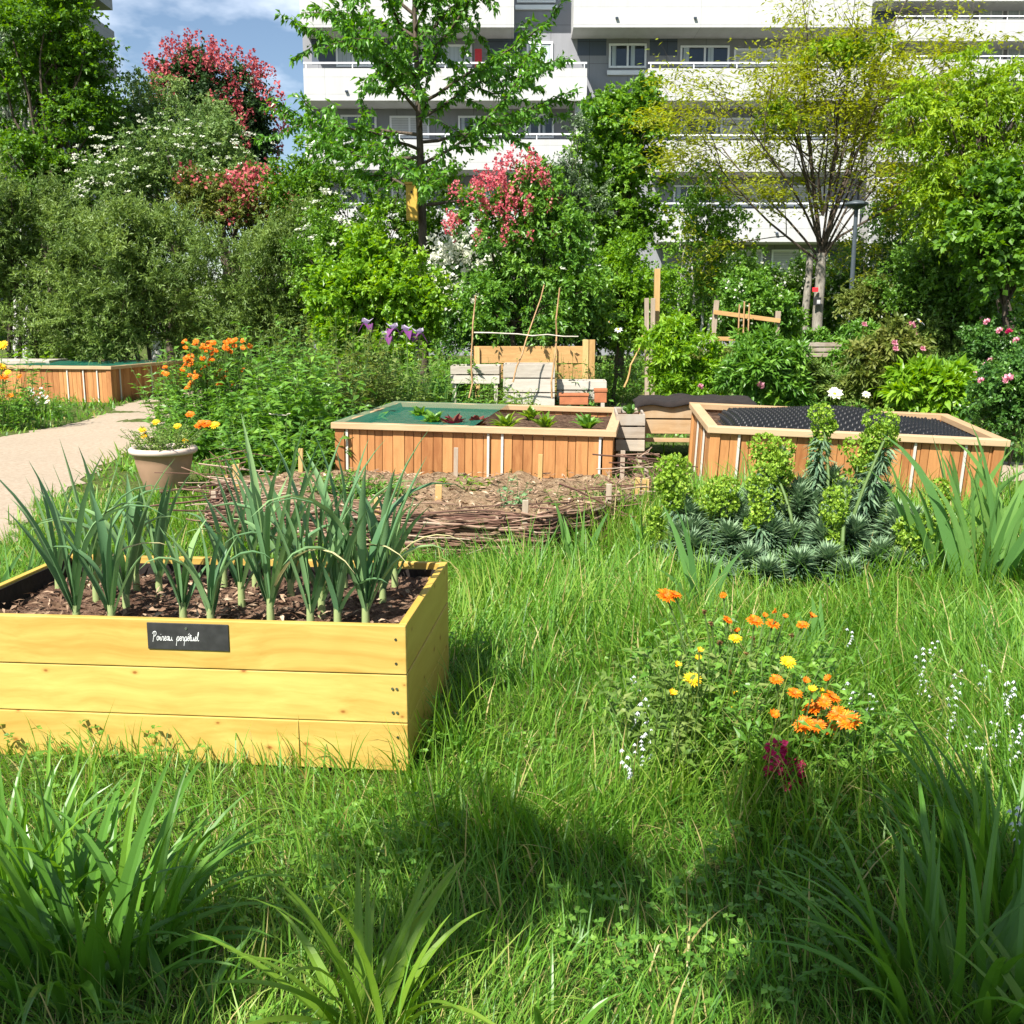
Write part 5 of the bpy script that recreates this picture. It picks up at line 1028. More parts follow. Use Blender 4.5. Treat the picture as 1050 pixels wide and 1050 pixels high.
HD = {1: [(718, 397, 'r', .05), (779, 396, 'r', .07)], 3: [(856, 404, 'p', .115), (917, 352, 'r', .05), (918, 358, 'r', .05), (946, 358, 'r', .05), (973, 379, 'p', .05), (888, 405, 'p', .06)], 6: [(886, 333, 'r', .06)], 7: [(930, 338, 'r', .09), (937, 342, 'r', .09), (935, 334, 'r', .08), (1008, 330, 'r', .09), (1015, 331, 'r', .09), (1030, 340, 'm', .09), (1036, 343, 'm', .08), (944, 330, 'w', .10)]}
PE = [[(700,368,36,36),(700,392,40,20),(694,345,18,16)], [(775,378,36,28),(800,366,26,26),(785,398,44,18)], [(838,390,26,15),(835,402,36,13)], [(905,378,34,28),(925,355,20,20),(905,402,44,16)], [(950,402,32,20),(975,408,26,14)], [(765,366,46,10),(760,376,56,16)], [(896,352,26,16),(890,372,40,18)], [(950,350,46,24),(985,360,40,24),(950,372,60,18)], [(852,352,30,7),(800,352,24,7),(845,360,40,10)]]
PLW = [(.15,.05),(.20,.055),(.13,.045),(.17,.055),(.24,.085),(.12,.035),(.14,.05),(.11,.045),(.12,.05)]
for k, (px, Y, rx, ry, h, n, mt, lab) in enumerate(PB):
    r = woody('leafy_plant', lab, 'plant', Y, PE[k], 34+int(sum(e[2]*e[3] for e in PE[k])/75), .24, 13, 8, PLW[k][0], PLW[k][1], mt, trunk=[(px+d, None) for d in (-14, -5, 4, 12)], bark='twig', up=.75, droop=.25, seed=140+k, trunk_r=.010, parts=('foliage', 'stem'), fold=True, nlimb=24)
    for (pos, kind, s_, tilt) in (hp(HD[k], Y-.42, 'r', .05, .06, k) if k in HD else []):
        inst('flower', FL[kind], r, pos-np.array(r.location), (tilt, .1*px % .5-.25, px), s_)
RB = [(1010, 380, 14.5, [(1005,372,48,34),(1040,360,40,40)], 'dark rose bush with pink blooms at the right edge', [(1009,376),(1016,371),(1025,340),(1012,331),(1035,341,'m'),(1000,385),(1042,350)]), (1035, 415, 11.6, [(1035,412,38,36),(1050,400,30,40)], 'nearer rose bush with one large pink bloom at the right edge', [(1034,390,'r',.075),(1006,391,'r',.045)])]
for k, (px, py, Y, e, lab, hd) in enumerate(RB):
    r = woody('rose_bush', lab, 'rose bush', Y, e, 70, .26, 13, 13, .075, .045, 'herbdark', trunk=[(px, None), (px+14, None)], seed=150+k, up=.5, trunk_r=.015)
    for q in hd:
        kind = q[2] if len(q) > 2 else 'r'; p = at(q[0], q[1], Y-.45); inst('flower', FL[kind], r, p-np.array(r.location), (.7, 0, px), q[3] if len(q) > 3 else .06)
# left edge flowers
pl = [(3, 354, 'y', .10), (2, 376, 'y', .09), (4, 387, 'o', .09), (20, 386, 'o', .06), (11, 407, 'po', .085), (8, 382, 'y', .06)]
herb('marigold_plant', 'marigold clump with yellow and orange flowers cut by the left edge', 'flower plant', at(4, 400, 14.6)[0]-.25, 14.6, .6, .4, .95, 80, 18, .10, .035, 'herb', 160, hp(pl, 14.4, 'y', .05, .05, 3))
wl = [(29+3*(k % 7)+(k*7 % 5), 398+(k*5 % 17)) for k in range(22)]
herb('white_daisy_clump', 'low clump of small white flowers beside the far cedar bed', 'flower plant', at(42, 415, 16.2)[0], 16.2, .45, .35, .40, 60, 14, .08, .025, 'herb', 161, hp(wl, 16.0, 'w', .035, .2, 5))
herb('leafy_plant', 'bright leafy vegetable growing behind the far cedar bed', 'plant', at(55, 350, 22.5)[0], 22.6, .8, .5, 1.05, 60, 16, .2, .09, 'lime', 162, lean=.4)
p = at(20, 370, 20.5); m_ = MB(); b2(m_, (-1.3, 0, .62), (.45, .9, .70)); b2(m_, (-1.2, .1, 0), (-1.1, .8, .618)); b2(m_, (.28, .1, 0), (.38, .8, .618)); tag(m_.build('pale_table', M['whitewood'], loc=(p[0], 20.8, 0), bevel=.008), 'pale low table top at the left edge beside the far green net', 'table')
# seedlings in the wattle bed
for k, (px, py, h, mt, lab) in enumerate(((517, 508, .26, 'leek', 'single grey green seedling with toothed leaves in the middle of the dry bed'), (363, 497, .17, 'herb', 'low strawberry like plant in front of the left end of the lettuce bed'), (393, 500, .17, 'herb', 'second low leafy plant in front of the lettuce bed'), (480, 490, .13, 'limelily', 'small pale seedling at the foot of the lettuce bed'), (572, 545, .15, 'herb', 'small weed growing on the front twig edging'), (585, 505, .14, 'herbpale', 'thin weed at the right of the dry bed'), (612, 500, .16, 'herbpale', 'grassy weed near the right corner of the dry bed'), (340, 495, .2, 'herb', 'leafy plant in front of the left corner of the lettuce bed'))):
    p = gp(px, py, .15); herb('seedling', lab, 'seedling', p[0], p[1], .10 if k not in (1, 2, 7) else .18, .08, h+.12, 9 if k not in (1, 2, 7) else 26, 9, .09, .04, mt, 170+k, lean=.5)
# ------------------------------------------------------------------ leeks
LK = [(76,3.56,.56,7),(98,3.95,.55,6),(128,3.8,.5,6),(163,4.05,.42,5),(214,3.55,.33,6),(247,3.85,.42,5),(276,3.62,.60,7),(298,4.0,.60,7),(329,3.72,.58,6),(353,4.1,.55,6),(374,3.58,.62,7),(392,3.9,.5,6),(405,4.12,.38,5),(186,3.6,.30,4),(60,4.1,.42,4),(140,4.12,.36,4),(262,4.12,.45,5),(317,3.55,.5,5),(112,3.52,.40,5),(345,3.55,.36,5),(230,4.15,.32,4)]
LKL = ['tall leek near the left end of the yellow box with leaves arching both ways','leek standing behind the tall left one','mid height leek between the left group and the name plate','slim leek by the back board above the name plate','short leek right above the name plate','thin leek just right of the short one above the name plate','tallest leek, left stem of the big central bunch','tall leek at the back of the big central bunch','leek at the right side of the big central bunch','leek close to the back board right of the central bunch','tall leek in front of the right hand bunch','leek with bent yellowing leaf at the right of the bunch','small leek in the back right corner of the box','stub of a leek left of the short one','small leek at the back left of the box','small leek by the back board at the left','thin leek by the back board in the centre','leek in front of the central bunch','low spreading leek at the front left','low leek in front between the two right bunches','small leek by the back board above the name plate']
M['leekdry'] = leafmat('dry_leek_leaf', [(.40,.36,.16),(.55,.50,.26),(.62,.58,.36)], .3, .7, .2, 1.0)
for k, ((px, Y, L, n), lab) in enumerate(zip(LK, LKL)):
    n += 2
    rng = np.random.default_rng(200+k); zs = BH-.08; g_ = ray(px, 600); x = g_[0]/g_[1]*Y; 
    # keep inside the box
    rel = np.array((x, Y, 0))-Bo; u = np.clip(rel @ xh, .08, BW-.08); v = np.clip(rel @ yh, .07, BD-.07); b = Bo+xh*u+yh*v
    r = thing('leek', lab, 'leek', (b[0], b[1], zs), 0, group='leeks growing in the yellow box')
    m_ = MB(); hs = .06+.04*rng.random(); tube(m_, [(0, 0, -.03), (0, 0, hs*.6), (0, 0, hs)], [.016, .0135, .012], 10); m_.build('shaft', M['leekwhite'], r, smooth=True)
    m_ = MB(); a0 = rng.uniform(-.5, .5); az = a0+pi*(np.arange(n) % 2)+rng.normal(0, .35, n); P = np.zeros((n, 3)); P[:, 2] = hs*np.linspace(.45, .95, n); P[:, 0] += .006*np.cos(az); P[:, 1] += .006*np.sin(az)
    th = np.linspace(.38, .03, n)+rng.normal(0, .06, n); LL = L*np.interp(np.arange(n), [0, n*.5, n-1], [.75, 1.05, .9])*rng.uniform(.9, 1.15, n); bd = rng.uniform(.05, .55, n); bd[rng.random(n) < .22] = rng.uniform(1.2, 2.3)
    pr = np.array((.55, .8, 1, 1, .97, .9, .78, .58, .30, .03))
    blades(m_, P, az, LL, rng.uniform(.028, .044, n), th, bd, 9, np.clip(rng.normal(.5, .22, n), 0, 1), 0, .55, 2.2, prof=pr, twist=rng.normal(0, .25, n)); m_.build('leaves', M['leek'], r, smooth=True)
    if k in (6, 11, 0, 8): 
        m_ = MB(); blades(m_, np.array([[0, 0, .08]]), rng.uniform(-.6, .6, 1), L*.9, .02, .45, 2.0, 9, .5, 0, .4, 1.6, prof=pr); m_.build('withered_leaf', M['leekdry'], r)
# ------------------------------------------------------------------ spurge clump
def spurge():
    rng = np.random.default_rng(31); base = np.array((1.75, 6.1, 0.0)); r = thing('spurge_plant', 'large spurge with blue green leaf whorls and yellow green columnar flower heads', 'spurge', base)
    heads = [(690,497,24,32,6.3),(686,486,16,20,6.4),(785,463,22,18,6.6),(797,488,20,42,6.5),(843,430,16,16,6.7),(841,458,15,30,6.7),(912,440,24,22,6.5),(880,478,28,36,6.6),(898,462,20,24,6.6),(779,512,18,40,6.2),(742,508,22,22,6.4),(722,525,22,28,6.4),(852,535,19,40,6.0),(946,552,30,24,5.9),(962,515,14,26,6.4),(672,540,10,20,6.3)]
    ros = [(790,555,6.2),(765,585,5.9),(820,520,6.5),(838,500,6.7),(880,555,6.2),(905,580,5.9),(850,585,5.8),(820,590,5.7),(750,528,6.5),(770,518,6.6),(820,512,6.6),(856,500,6.7),(884,530,6.5),(908,518,6.6),(705,556,6.2),(835,525,6.5),(800,520,6.6),(940,545,6.3),(745,560,6.2),(705,570,6.1),(690,560,6.2),(930,590,5.9),(870,600,5.7),(785,600,5.7),(925,540,6.3),(960,600,5.9),(720,600,5.9),(810,560,6.3),(900,530,6.5),(865,515,6.6),(815,535,6.5),(770,525,6.5),(845,545,6.3),(735,535,6.4),(790,510,6.7),(890,505,6.7),(700,535,6.3),(930,560,6.1),(760,545,6.4),(845,560,6.0),(800,480,6.8)]
    sm = MB()
    for (px, py, rx, ry, Y) in heads:
        c = at(px, py, Y)-base; s = ppm(px, py, Y); a, b = rx/s*.82, ry/s*.9; n = int(640*(rx*ry/900)**.6); D = rdir(rng, n)
        nb_ = max(2, int(round(ry/rx*2.2))); sub_ = np.stack([rng.normal(size=nb_)*a*.22, rng.normal(size=nb_)*a*.22, np.linspace(-1, 1, nb_)*max(b-a*.62, a*.2)], 1); ss = a*rng.uniform(.55, .92, nb_); ss[-1] = a*.9; ii = rng.integers(0, nb_, n)
        Pn = c+sub_[ii]+D*np.array((1, 1, .78))*ss[ii, None]*rng.uniform(.7, 1.04, (n, 1)); m_ = MB()
        for q in range(3):    # cup shaped pairs of round bracts
            T = rng.normal(size=(n, 3)); A = unit(D*.55+np.cross(D, T)*.8+UP*.25); leaves(m_, Pn, A, D+UP*.4+rng.normal(size=(n, 3))*.2, .021*rng.uniform(.7, 1.2, n), .018, np.clip(rng.normal(.5, .25, n), 0, 1), 0, True, -.2)
        m_.build('flower_head', M['euphhead'], r)
        b0 = np.array((c[0]*.45, c[1]*.4, 0)); t = np.linspace(0, 1, 6)[:, None]; P = b0*(1-t)+c*t; P = P+np.sin(t*pi)*rng.normal(size=3)*np.array((.05, .05, 0)); tube(sm, P, np.linspace(.014, .008, 6), 6)
        # leaves below the head
        ll = MB(); n = 330; tt = rng.uniform(.25, .98, (n, 1)); Pq = b0*(1-tt)+(c-np.array((0, 0, b*.7)))*tt; th = rng.uniform(0, 2*pi, n); A = np.stack([np.cos(th), np.sin(th), rng.uniform(-1.1, .2, n)], 1)
        leaves(ll, Pq, A, UP+rng.normal(size=(n, 3))*.3, .125*rng.uniform(.7, 1.1, n), .017, np.clip(rng.normal(.5, .22, n), 0, 1), 0, True, .15); ll.build('leafy_stem', M['euph'], r)
    for (px, py, Y) in ros:
        py -= 14
        c = at(px, py, Y)-base; b0 = np.array((c[0]*.5, c[1]*.5, 0)); t = np.linspace(0, 1, 6)[:, None]; tube(sm, b0*(1-t)+c*t, np.linspace(.013, .008, 6), 6)
        m_ = MB(); n = 400; tt = rng.beta(2.2, 1.0, n); Pq = b0*(1-tt[:, None])+c*tt[:, None]; th = np.arange(n)*2.39996; el = np.interp(tt, [0, .5, .8, 1], [-.6, -.1, .45, 1.25])+rng.normal(size=n)*.15
        A = np.stack([np.cos(th)*np.cos(el), np.sin(th)*np.cos(el), np.sin(el)], 1); leaves(m_, Pq, A, UP+A*-.3+rng.normal(size=(n, 3))*.15, .125*rng.uniform(.75, 1.1, n)*np.interp(tt, [0, .95, 1], [1, 1, .55]), .019, np.clip(rng.normal(.5, .2, n)+.3*(tt > .8), 0, 1), 0, True, .12)
        m_.build('leaf_whorl', M['euph'], r)
    a = at(864, 555, 5.9)-base; b_ = at(867, 500, 6.1)-base; tube(sm, [a*np.array((1, 1, 0)), a, b_], [.014, .012, .012], 6)
    sm.build('stem', M['stem'], r)
spurge()
# irises round the spurge
for k, (px, py, n, L, W, lab) in enumerate(((1005, 612, 22, .98, .072, 'large grey green iris clump right of the spurge'), (1045, 600, 22, .98, .072, 'iris clump cut by the right edge beside the spurge'), (960, 600, 10, .8, .07, 'thin iris fan leaning left between spurge and the large clump'), (722, 640, 10, .62, .068, 'iris fan with broad leaves in front of the spurge on its left'), (665, 580, 11, .50, .05, 'bright iris fan at the left foot of the spurge'), (590, 585, 8, .45, .045, 'small iris fan leaning out of the grass before the twig edging'), (985, 560, 12, .9, .07, 'iris fan standing behind the large right clump'), (840, 690, 5, .42, .05, 'single broad iris leaves in front of the spurge'))):
    p = gp(px, py); strap('iris_plant', lab, 'iris plant', (p[0], p[1]), n, .12 if n > 15 else .06, L, W, 'iris', 220+k, (.05, .5), (.05, .9), vfold=.25, nseg=8, pw=2.5, flatfan=1)
for k, (px, py, n, L, lab) in enumerate(((20, 610, 14, .55, 'iris leaves cut by the left edge behind the yellow box'), (-30, 600, 14, .6, 'iris clump at the extreme left edge behind the yellow box'))):
    p = at(px, py, 4.75); strap('iris_plant', lab, 'iris plant', (p[0]-.05, 4.75), n, .08, L, .05, 'iris', 240+k, (.1, .7), (.1, .7), vfold=.25, flatfan=1)
# ------------------------------------------------------------------ calendulas
CA = [(710,697,'y',.036),(716,676,'yb',.024),(694,683,'yb',.022),(689,712,'yb',.024),(754,655,'y',.03),(808,679,'y',.036),(717,668,'yb',.022),(750,728,'yb',.018),(753,712,'yb',.018),
      (683,611,'o',.04),(692,610,'o',.03),(742,612,'ob',.025),(746,636,'o',.028),(774,637,'o',.04),(792,640,'o',.035),(796,628,'ob',.025),(832,633,'ob',.028),(823,641,'o',.028),(756,648,'ob',.022),(784,632,'ob',.022),(805,633,'ob',.02)]
CA += [(729,640,'b',.018),(738,660,'b',.02),(765,672,'b',.022),(772,655,'b',.018),(748,690,'b',.02),(781,690,'b',.018),(722,628,'b',.016),(812,652,'b',.018),(760,700,'b',.018)]
CB = [(796,697,'o',.03),(815,711,'o',.03),(834,726,'o',.043),(853,715,'o',.035),(870,739,'o',.050),(838,744,'o',.042),(824,743,'o',.04),(850,747,'o',.035),(858,732,'o',.04),(793,734,'ob',.028),(833,709,'yb',.026),(843,712,'yb',.026),(850,697,'ob',.022),(826,699,'ob',.022),(828,760,'ob',.03),(845,720,'o',.03)]
p1 = gp(745, 800); p2 = gp(825, 815)
herb('calendula_plant', 'straggling calendula with mostly yellow flowers and seed heads in the grass', 'flower plant', .66, 3.45, .17, .17, .47, 55, 18, .085, .030, 'herbpale', 260, hp(CA[:9], 3.35, 'y', .03, .12, 7, .5), lean=.55, r=.003)
herb('calendula_plant', 'calendula behind with small orange flowers below the spurge leaves', 'flower plant', .86, 3.75, .20, .16, .52, 55, 18, .085, .030, 'herb', 261, hp(CA[9:], 3.7, 'o', .03, .12, 8, .5), lean=.5, r=.003)
herb('calendula_plant', 'calendula with a tight bunch of large deep orange flowers at its right', 'flower plant', .95, 3.35, .16, .17, .42, 60, 18, .085, .030, 'herb', 262, hp(CB, 3.2, 'o', .035, .08, 9, .5), lean=.5, r=.003)
for k, (px, py, h) in enumerate(((795, 778, .10), (813, 793, .085))):
    Y = 3.0+k*.03; c = at(px, py, Y); z0 = float(gz(c[0], Y)); r = thing('snapdragon', ('taller crimson snapdragon spike below the orange flowers', 'shorter magenta snapdragon spike below the orange flowers')[k], 'flower', (c[0], Y, z0), group='crimson snapdragons')
    rng = np.random.default_rng(k); m_ = MB(); b = np.array([(0., 0, 0)]); tp = np.array([(0, 0, c[2]-z0+h*.3)]); stems_leaves(m_, rng, b, tp, 30, .05, .012); m_.build('stem', [M['herb'], M['stem']], r)
    m_ = MB(); n = 90; t = rng.random(n); th = rng.uniform(0, 2*pi, n); P = np.stack([np.cos(th)*.018, np.sin(th)*.018, c[2]-z0-h*.5+t*h], 1); leaves(m_, P, np.stack([np.cos(th), np.sin(th), rng.normal(size=n)*.5], 1), rng.normal(size=(n, 3))+UP, .022, .02, rng.random(n), 0, True, .3); m_.build('flower_spike', M['magenta'], r)
# white bluebells
def bell_mesh(seed):
    rng = np.random.default_rng(seed); m_ = MB(); n = 8
    for i in range(n):
        t = i/(n-1); z = .20+.14*t; a = rng.uniform(0, 2*pi); c = np.array((.022*math.cos(a), .022*math.sin(a), z)); th = np.arange(6)*pi/3; A = np.stack([np.cos(th)*.5, np.sin(th)*.5, -np.ones(6)], 1)
        leaves(m_, np.repeat(c[None], 6, 0), A, np.stack([np.cos(th), np.sin(th), .4+0*th], 1), .020, .010, np.clip(rng.normal(.6, .2, 6), 0, 1), 0, True, -.3)
    me = m_.mesh('bells', M['bluewhite']); s_ = MB(); tube(s_, [(0, 0, 0), (.005, 0, .18), (0, .01, .35)], .0028, 4); return me, s_.mesh('bell_stem', M['stem'])
BM = [bell_mesh(k) for k in range(4)]; rng = np.random.default_rng(66)
WBL = [(655,690),(650,705),(660,712),(668,700),(656,748),(648,760),(665,745),(884,712),(890,705),(868,640),(985,700),(1000,712),(968,712),(1010,735),(1022,742),(1035,750),(1045,728),(1015,760),(1040,765),(955,690),(945,668),(948,680),(1043,830),(1040,705),(1030,715),(975,730),(992,735),(960,650),(1005,690),(1048,745)]
for k, (px, py) in enumerate(WBL):
    b = gp(px, py, .24); a = (b[0], b[1]-.0); me, st = BM[k % 4]; z = float(gz(*a))
    side = 'left of the calendulas' if px < 700 else ('just right of the orange bunch' if px < 900 else 'among the tall grass near the right edge')
    r = thing('white_bluebell', 'small white bluebell spike in the grass '+side, 'bluebell', (a[0], a[1], z), rng.uniform(0, 6), group='white bluebells '+side)
    s = rng.uniform(.5, .8); inst('flower_spike', me, r, (0, 0, 0), (rng.normal()*.12, rng.normal()*.12, 0), s); inst('stem', st, r, (0, 0, 0), (0, 0, 0), s)
# ------------------------------------------------------------------ near strap leaved plants
for k, (c, n, rad, L, W, mt, lab, th, bd) in enumerate((((-1.0, 2.22), 95, .19, .52, .034, 'daylily', 'large dark day lily clump in the lower left corner', (.08, .9), (.3, 1.6)), ((-1.28, 2.45), 50, .15, .52, .030, 'daylily', 'day lily clump cut by the left edge below the yellow box', (.05, .6), (.2, 1.2)), ((-.31, 2.0), 24, .06, .50, .030, 'limelily', 'bright yellow green strap leaved plant at the bottom edge', (.1, .75), (.5, 1.7)),
   ((1.02, 2.12), 70, .18, .50, .030, 'daylily', 'large shaded day lily clump in the lower right corner', (.1, .75), (.3, 1.4)), ((1.3, 2.5), 44, .15, .56, .026, 'daylily', 'tall shaded day lily clump at the right edge', (.05, .6), (.2, 1.1)), ((-.72, 2.05), 14, .08, .30, .022, 'daylily', 'small day lily tuft beside the dark lower left clump', (.2, .9), (.3, 1.2)), ((1.18, 1.95), 12, .06, .38, .028, 'limelily', 'bright strap leaves catching sun at the lower right edge', (.3, .9), (.3, 1.3)), ((.08, 1.98), 10, .05, .24, .02, 'daylily', 'low strap leaved tuft at the bottom edge', (.2, .8), (.3, 1.2)))):
    strap('day_lily', lab, 'day lily', c, n, rad, L, W, mt, 300+k, th, bd, vfold=.4, nseg=9, pw=1.7)
# ------------------------------------------------------------------ grass and ground cover
def nz(x, y, f, s):
    return .5+.25*(np.sin(f*x+1.7*s+1.3*np.sin(f*.7*y+s))+np.sin(f*1.13*y+2.1*s+1.1*np.sin(f*.8*x-s)))
def in_box(x, y, pad=.0):
    rx = x-Bo[0]; ry = y-Bo[1]; u = rx*xh[0]+ry*xh[1]; v = rx*yh[0]+ry*yh[1]
    return (u > -pad) & (u < BW+pad) & (v > -pad) & (v < BD+pad)
def in_bed(x, y, bed, D, pad=.0):
    rx = x-bed[1][0]; ry = y-bed[1][1]; u = rx*bed[2][0, 0]+ry*bed[2][1, 0]; v = rx*bed[2][0, 1]+ry*bed[2][1, 1]
    return (u > -pad) & (u < bed[3]+pad) & (v > -pad) & (v < D+pad)
def blocked(x, y, pad=0.0):
    return in_box(x, y, pad) | inpoly(x, y, WB) | on_path(x, y, -.05) | in_bed(x, y, bedM, 2.55, .02) | in_bed(x, y, bedR, 2.5, .02) | in_bed(x, y, bedL, 2.7, .02) | (np.hypot(x-potp[0], y-potp[1]) < .2)
def scatter(rng, n, y0, y1, p, half=.60, pad=.9):
    u = rng.random(n); y = (y0**p+u*(y1**p-y0**p))**(1/p); x = rng.uniform(-1, 1, n)*(half*y+pad); return x, y
def grass(name, label, n, y0, y1, p, Lf, Wf, th, bd, seed, mat, nseg=4, tall=None, vf=0.0, lim=None, keep=None, tintf=None):
    rng = np.random.default_rng(seed); x, y = scatter(rng, n, y0, y1, p); k = ~blocked(x, y)
    if keep is not None: k &= keep(x, y, rng)
    x, y = x[k], y[k]; n = len(x); m_ = MB(); L = Lf(x, y)*rng.uniform(.55, 1.25, n); az = 2*pi*nz(x, y, 1.9, 3.3)+rng.normal(0, 1.3, n)
    t = np.clip(rng.normal(.42, .17, n)+.25*(nz(x, y, 3.1, seed)-.5)+(tintf(x, y) if tintf else 0), 0, .9); t[rng.random(n) < .05] = 1.0
    blades(m_, np.stack([x, y, gz(x, y)-.01], 1), az, L, Wf(y)*rng.uniform(.6, 1.3, n), np.abs(rng.normal(th[0], th[1], n)), rng.gamma(2.0, bd/2, n), nseg, t, 0, vf, 1.4, twist=rng.normal(0, .6, n), prof=np.clip(np.minimum(.75+.6*np.linspace(0, 1, nseg+1), 1.4*(1-np.linspace(0, 1, nseg+1))**.6), .03, 1))
    return tag(m_.build(name, M[mat]), label, 'grass', kind='stuff')
def tallness(x, y):
    a = sstep(.15, .6, x)*sstep(2.4, 3.2, y)                    # right side
    b = np.exp(-(((x-.25)/.55)**2+((y-5.3)/1.0)**2))            # fresh tufts before the twig edging
    c = .55*np.exp(-(((x+.1)/.5)**2+((y-3.0)/.5)**2)); d = .5*np.exp(-(((x+.25)/.18)**2+((y-3.5)/.5)**2))
    e = 1-.85*np.exp(-(((x-1.55)/.85)**2+((y-5.6)/.75)**2))-.2*np.exp(-(((x-.8)/.3)**2+((y-3.5)/.35)**2))
    return np.clip(np.maximum(np.maximum(a*.85, b), np.maximum(c, d))*(.55+.8*nz(x, y, 5.5, 2))*np.clip(e, 0, 1), 0, 1.25)
Wn = lambda y: np.interp(y, [2, 4, 7, 10], [.0034, .0044, .0062, .0085])
grass('grass', 'thick green lawn grass of the near garden', 185000, 1.7, 9.0, .85, lambda x, y: .085+.07*nz(x, y, 4.1, 1)+.06*tallness(x, y), Wn, (.62, .4), .9, 401, 'grass', 3)
grass('tall_grass', 'long unmown grass blades standing in tufts', 105000, 1.75, 8.6, .75, lambda x, y: .15+.24*tallness(x, y)+.06*nz(x, y, 6.3, 5), lambda y: Wn(y)*1.35, (.25, .22), .9, 402, 'grass', 5, keep=lambda x, y, r: r.random(len(x)) < .18+.8*tallness(x, y)*(.35+.9*(nz(x, y, 9.0, 4) > .5)), tintf=lambda x, y: .05+0*x)
grass('straw_litter', 'dry bent straw lying in the grass', 2600, 1.8, 8.5, .9, lambda x, y: .14+0*x, lambda y: Wn(y)*.8, (1.35, .15), .5, 403, 'straw', 5, keep=lambda x, y, r: r.random(len(x)) < .25+.75*(nz(x, y, 3.7, 9) > .68))
for k, (px, py) in enumerate(((232, 855), (212, 1000))):
    g_ = gp(px, py); grass('straw_tuft', ('bleached dead grass lying in front of the yellow box', 'bleached dead grass between the bright and dark day lilies')[k], 30000, 1.9, 3.6, .9, lambda x, y: .16+0*x, lambda y: .0028+0*y, (1.15, .3), .9, 410+k, 'straw', 5, keep=lambda x, y, r, g_=g_: r.random(len(x)) < np.exp(-(((x-g_[0])/.06)**2+((y-g_[1])/.10)**2)))
grass('verge_grass', 'grass verge along the sandy path and around the far beds', 42000, 7.5, 27.0, .9, lambda x, y: .10+.10*nz(x, y, 2.1, 7), lambda y: .005+.0011*y, (.45, .3), .8, 404, 'grass', 3, keep=lambda x, y, r: (x < -1.8) | (r.random(len(x)) < .35))
def cover():
    rng = np.random.default_rng(55); m_ = MB(); n = 30000; x, y = scatter(rng, n, 10.5, 34, 1.1, .62, 1.0); pth = on_path(x, y, .25) | (np.hypot((x-2.05)/1.1, (y-17)/2.3) < 1) | (np.hypot((x-5.2)/1.0, (y-11.4)/.85) < 1) | blocked(x, y, .1) | ((np.abs(x) < .9) & (y < 18) & (y > 12)) | ((x < -5.2) & (y < 22.5)) | ((x > 0) & (x < 2.4) & (y < 13.5))
    k = ~pth & (nz(x, y, 1.7, 3) > .22); x, y = x[k], y[k]; n = len(x); z = gz(x, y)+rng.random(n)*(.10+.35*nz(x, y, .9, 8))*sstep(11, 15, y)
    A = rng.normal(size=(n*3, 3)); leaves(m_, np.repeat(np.stack([x, y, z], 1), 3, 0)+rng.normal(size=(n*3, 3))*.05, A, UP+rng.normal(size=(n*3, 3))*.5, .11*rng.uniform(.6, 1.2, n*3), .06, np.clip(rng.normal(.5, .2, n*3), 0, 1), 0, False)
    tag(m_.build('ground_cover', M['herb']), 'mixed low green plants covering the ground between the beds and shrubs', 'ground cover', kind='stuff')
cover()
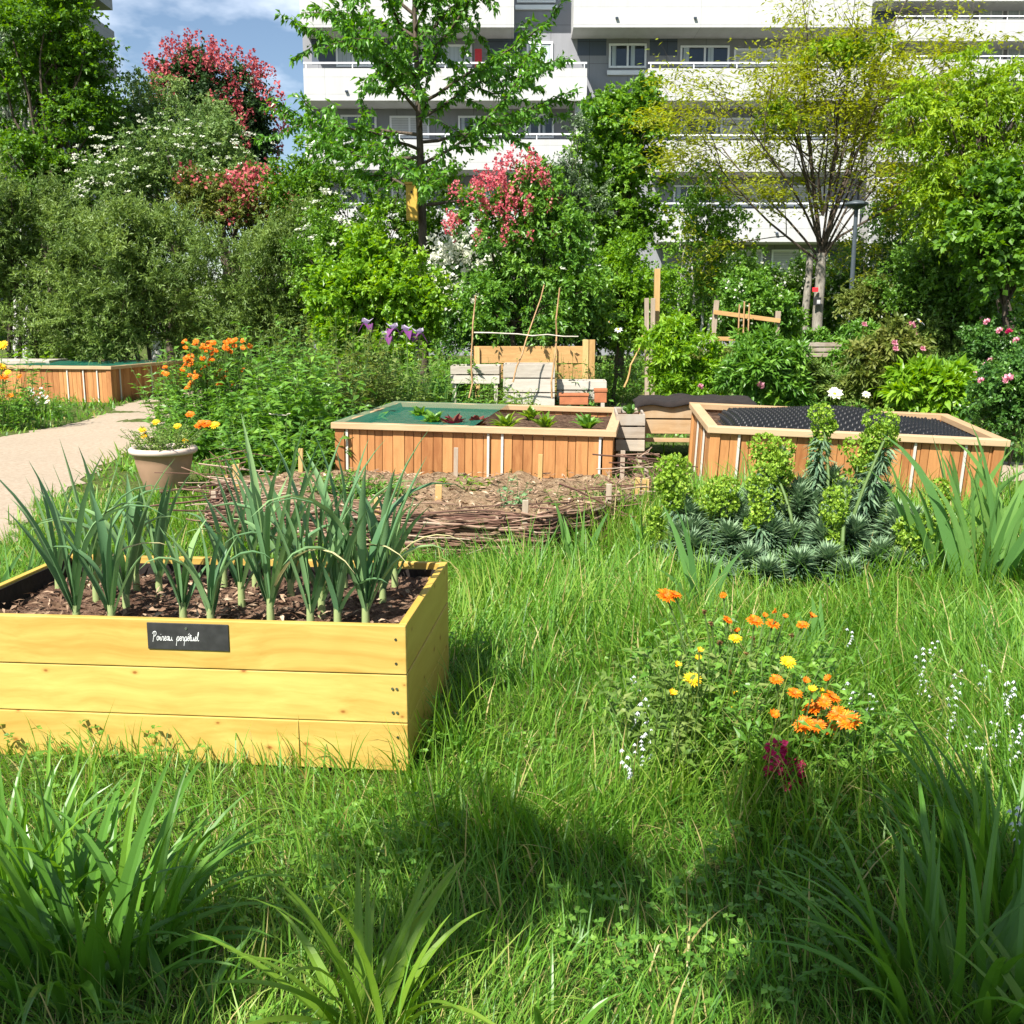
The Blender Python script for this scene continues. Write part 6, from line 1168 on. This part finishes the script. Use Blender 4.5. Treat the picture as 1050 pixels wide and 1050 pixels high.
# ------------------------------------------------------------------ leafy trees behind the viewer whose shade falls on the near grass
SUN = np.array((math.sin(R(SUN_AZ))*math.cos(R(SUN_EL)), math.cos(R(SUN_AZ))*math.cos(R(SUN_EL)), -math.sin(R(SUN_EL))))
def clover():
    rng = np.random.default_rng(91); x, y = scatter(rng, 9000, 1.8, 7.5, .8); k = ~blocked(x, y) & (nz(x, y, 5.1, 6) > .58); x, y = x[k], y[k]; n = len(x); m_ = MB(); th = rng.uniform(0, 6.28, (n, 1))+np.arange(3)*2.094; P = np.repeat(np.stack([x, y, gz(x, y)+rng.uniform(.05, .14, n)], 1), 3, 0)
    A = np.stack([np.cos(th), np.sin(th), .15+0*th], -1).reshape(-1, 3); leaves(m_, P, A, UP+rng.normal(size=(3*n, 3))*.3, .02*rng.uniform(.6, 1.4, 3*n), .017, np.clip(rng.normal(.5, .2, 3*n), 0, 1), 0, True, .1)
    tag(m_.build('clover', M['herb']), 'small three leaved clover weeds in the lawn', 'clover', kind='stuff')
clover()
def shade_tree(label, spots, trunk, seed):
    rng = np.random.default_rng(seed); root = thing('broadleaf_tree', label, 'tree', (*trunk, 0)); o = np.array((*trunk, 0.0)); m_ = MB(); tb = MB(); hh = max(s[3] for s in spots)
    t = np.linspace(0, 1, 7)[:, None]; P = np.array((0, 0, -.1))*(1-t)+np.array((.1, .1, hh+.4))*t; tube(tb, P, np.linspace(.17, .05, 7), 9)
    for (gx, gy, rad, h, dens) in spots:
        c = np.array((gx, gy, 0))-SUN*(h/-SUN[2])*1.0-o; n = max(3, int(dens*rad*rad*26)); C = c+rng.normal(size=(n, 3))*np.array((rad*.5, rad*.5, .2)); leafcloud(m_, rng, C, .17, 9 if dens > .6 else 5, 9 if dens > .6 else 4, .09, .06, .1, .2)
        limb(tb, np.array((.05, .05, h*.55)), c, .05, .012, rng, .05)
    m_.build('crown', M['maple'], root); tb.build('trunk', M['bark'], root)
shade_tree('leafy tree standing behind the viewer on the left, shading the lower left grass', [(-1.12,2.15,.28,3.6,4.5),(-.9,2.0,.25,3.6,4.5),(-.78,2.2,.22,3.6,4),(-.62,2.35,.15,3.8,4),(-.95,2.05,.2,3.7,3),(-.14,2.78,.15,3.9,5),(.06,2.72,.11,3.9,5),(-.02,2.6,.12,3.9,4),(.2,2.62,.09,3.9,4)], (-4.6, -2.6), 501)
shade_tree('leafy tree standing behind the viewer on the right, shading the lower right grass', [(1.0,2.02,.30,3.6,4.5),(.72,2.05,.15,3.6,4),(.95,2.3,.30,3.6,4.5),(1.2,2.6,.34,3.8,3.5),(.92,2.72,.22,3.9,4),(1.2,3.0,.26,4.0,3),(.66,2.25,.16,3.6,4),(1.5,2.2,.36,3.7,3),(.66,2.62,.13,3.8,4),(.85,3.0,.12,3.8,3)], (-.9, -2.4), 502)
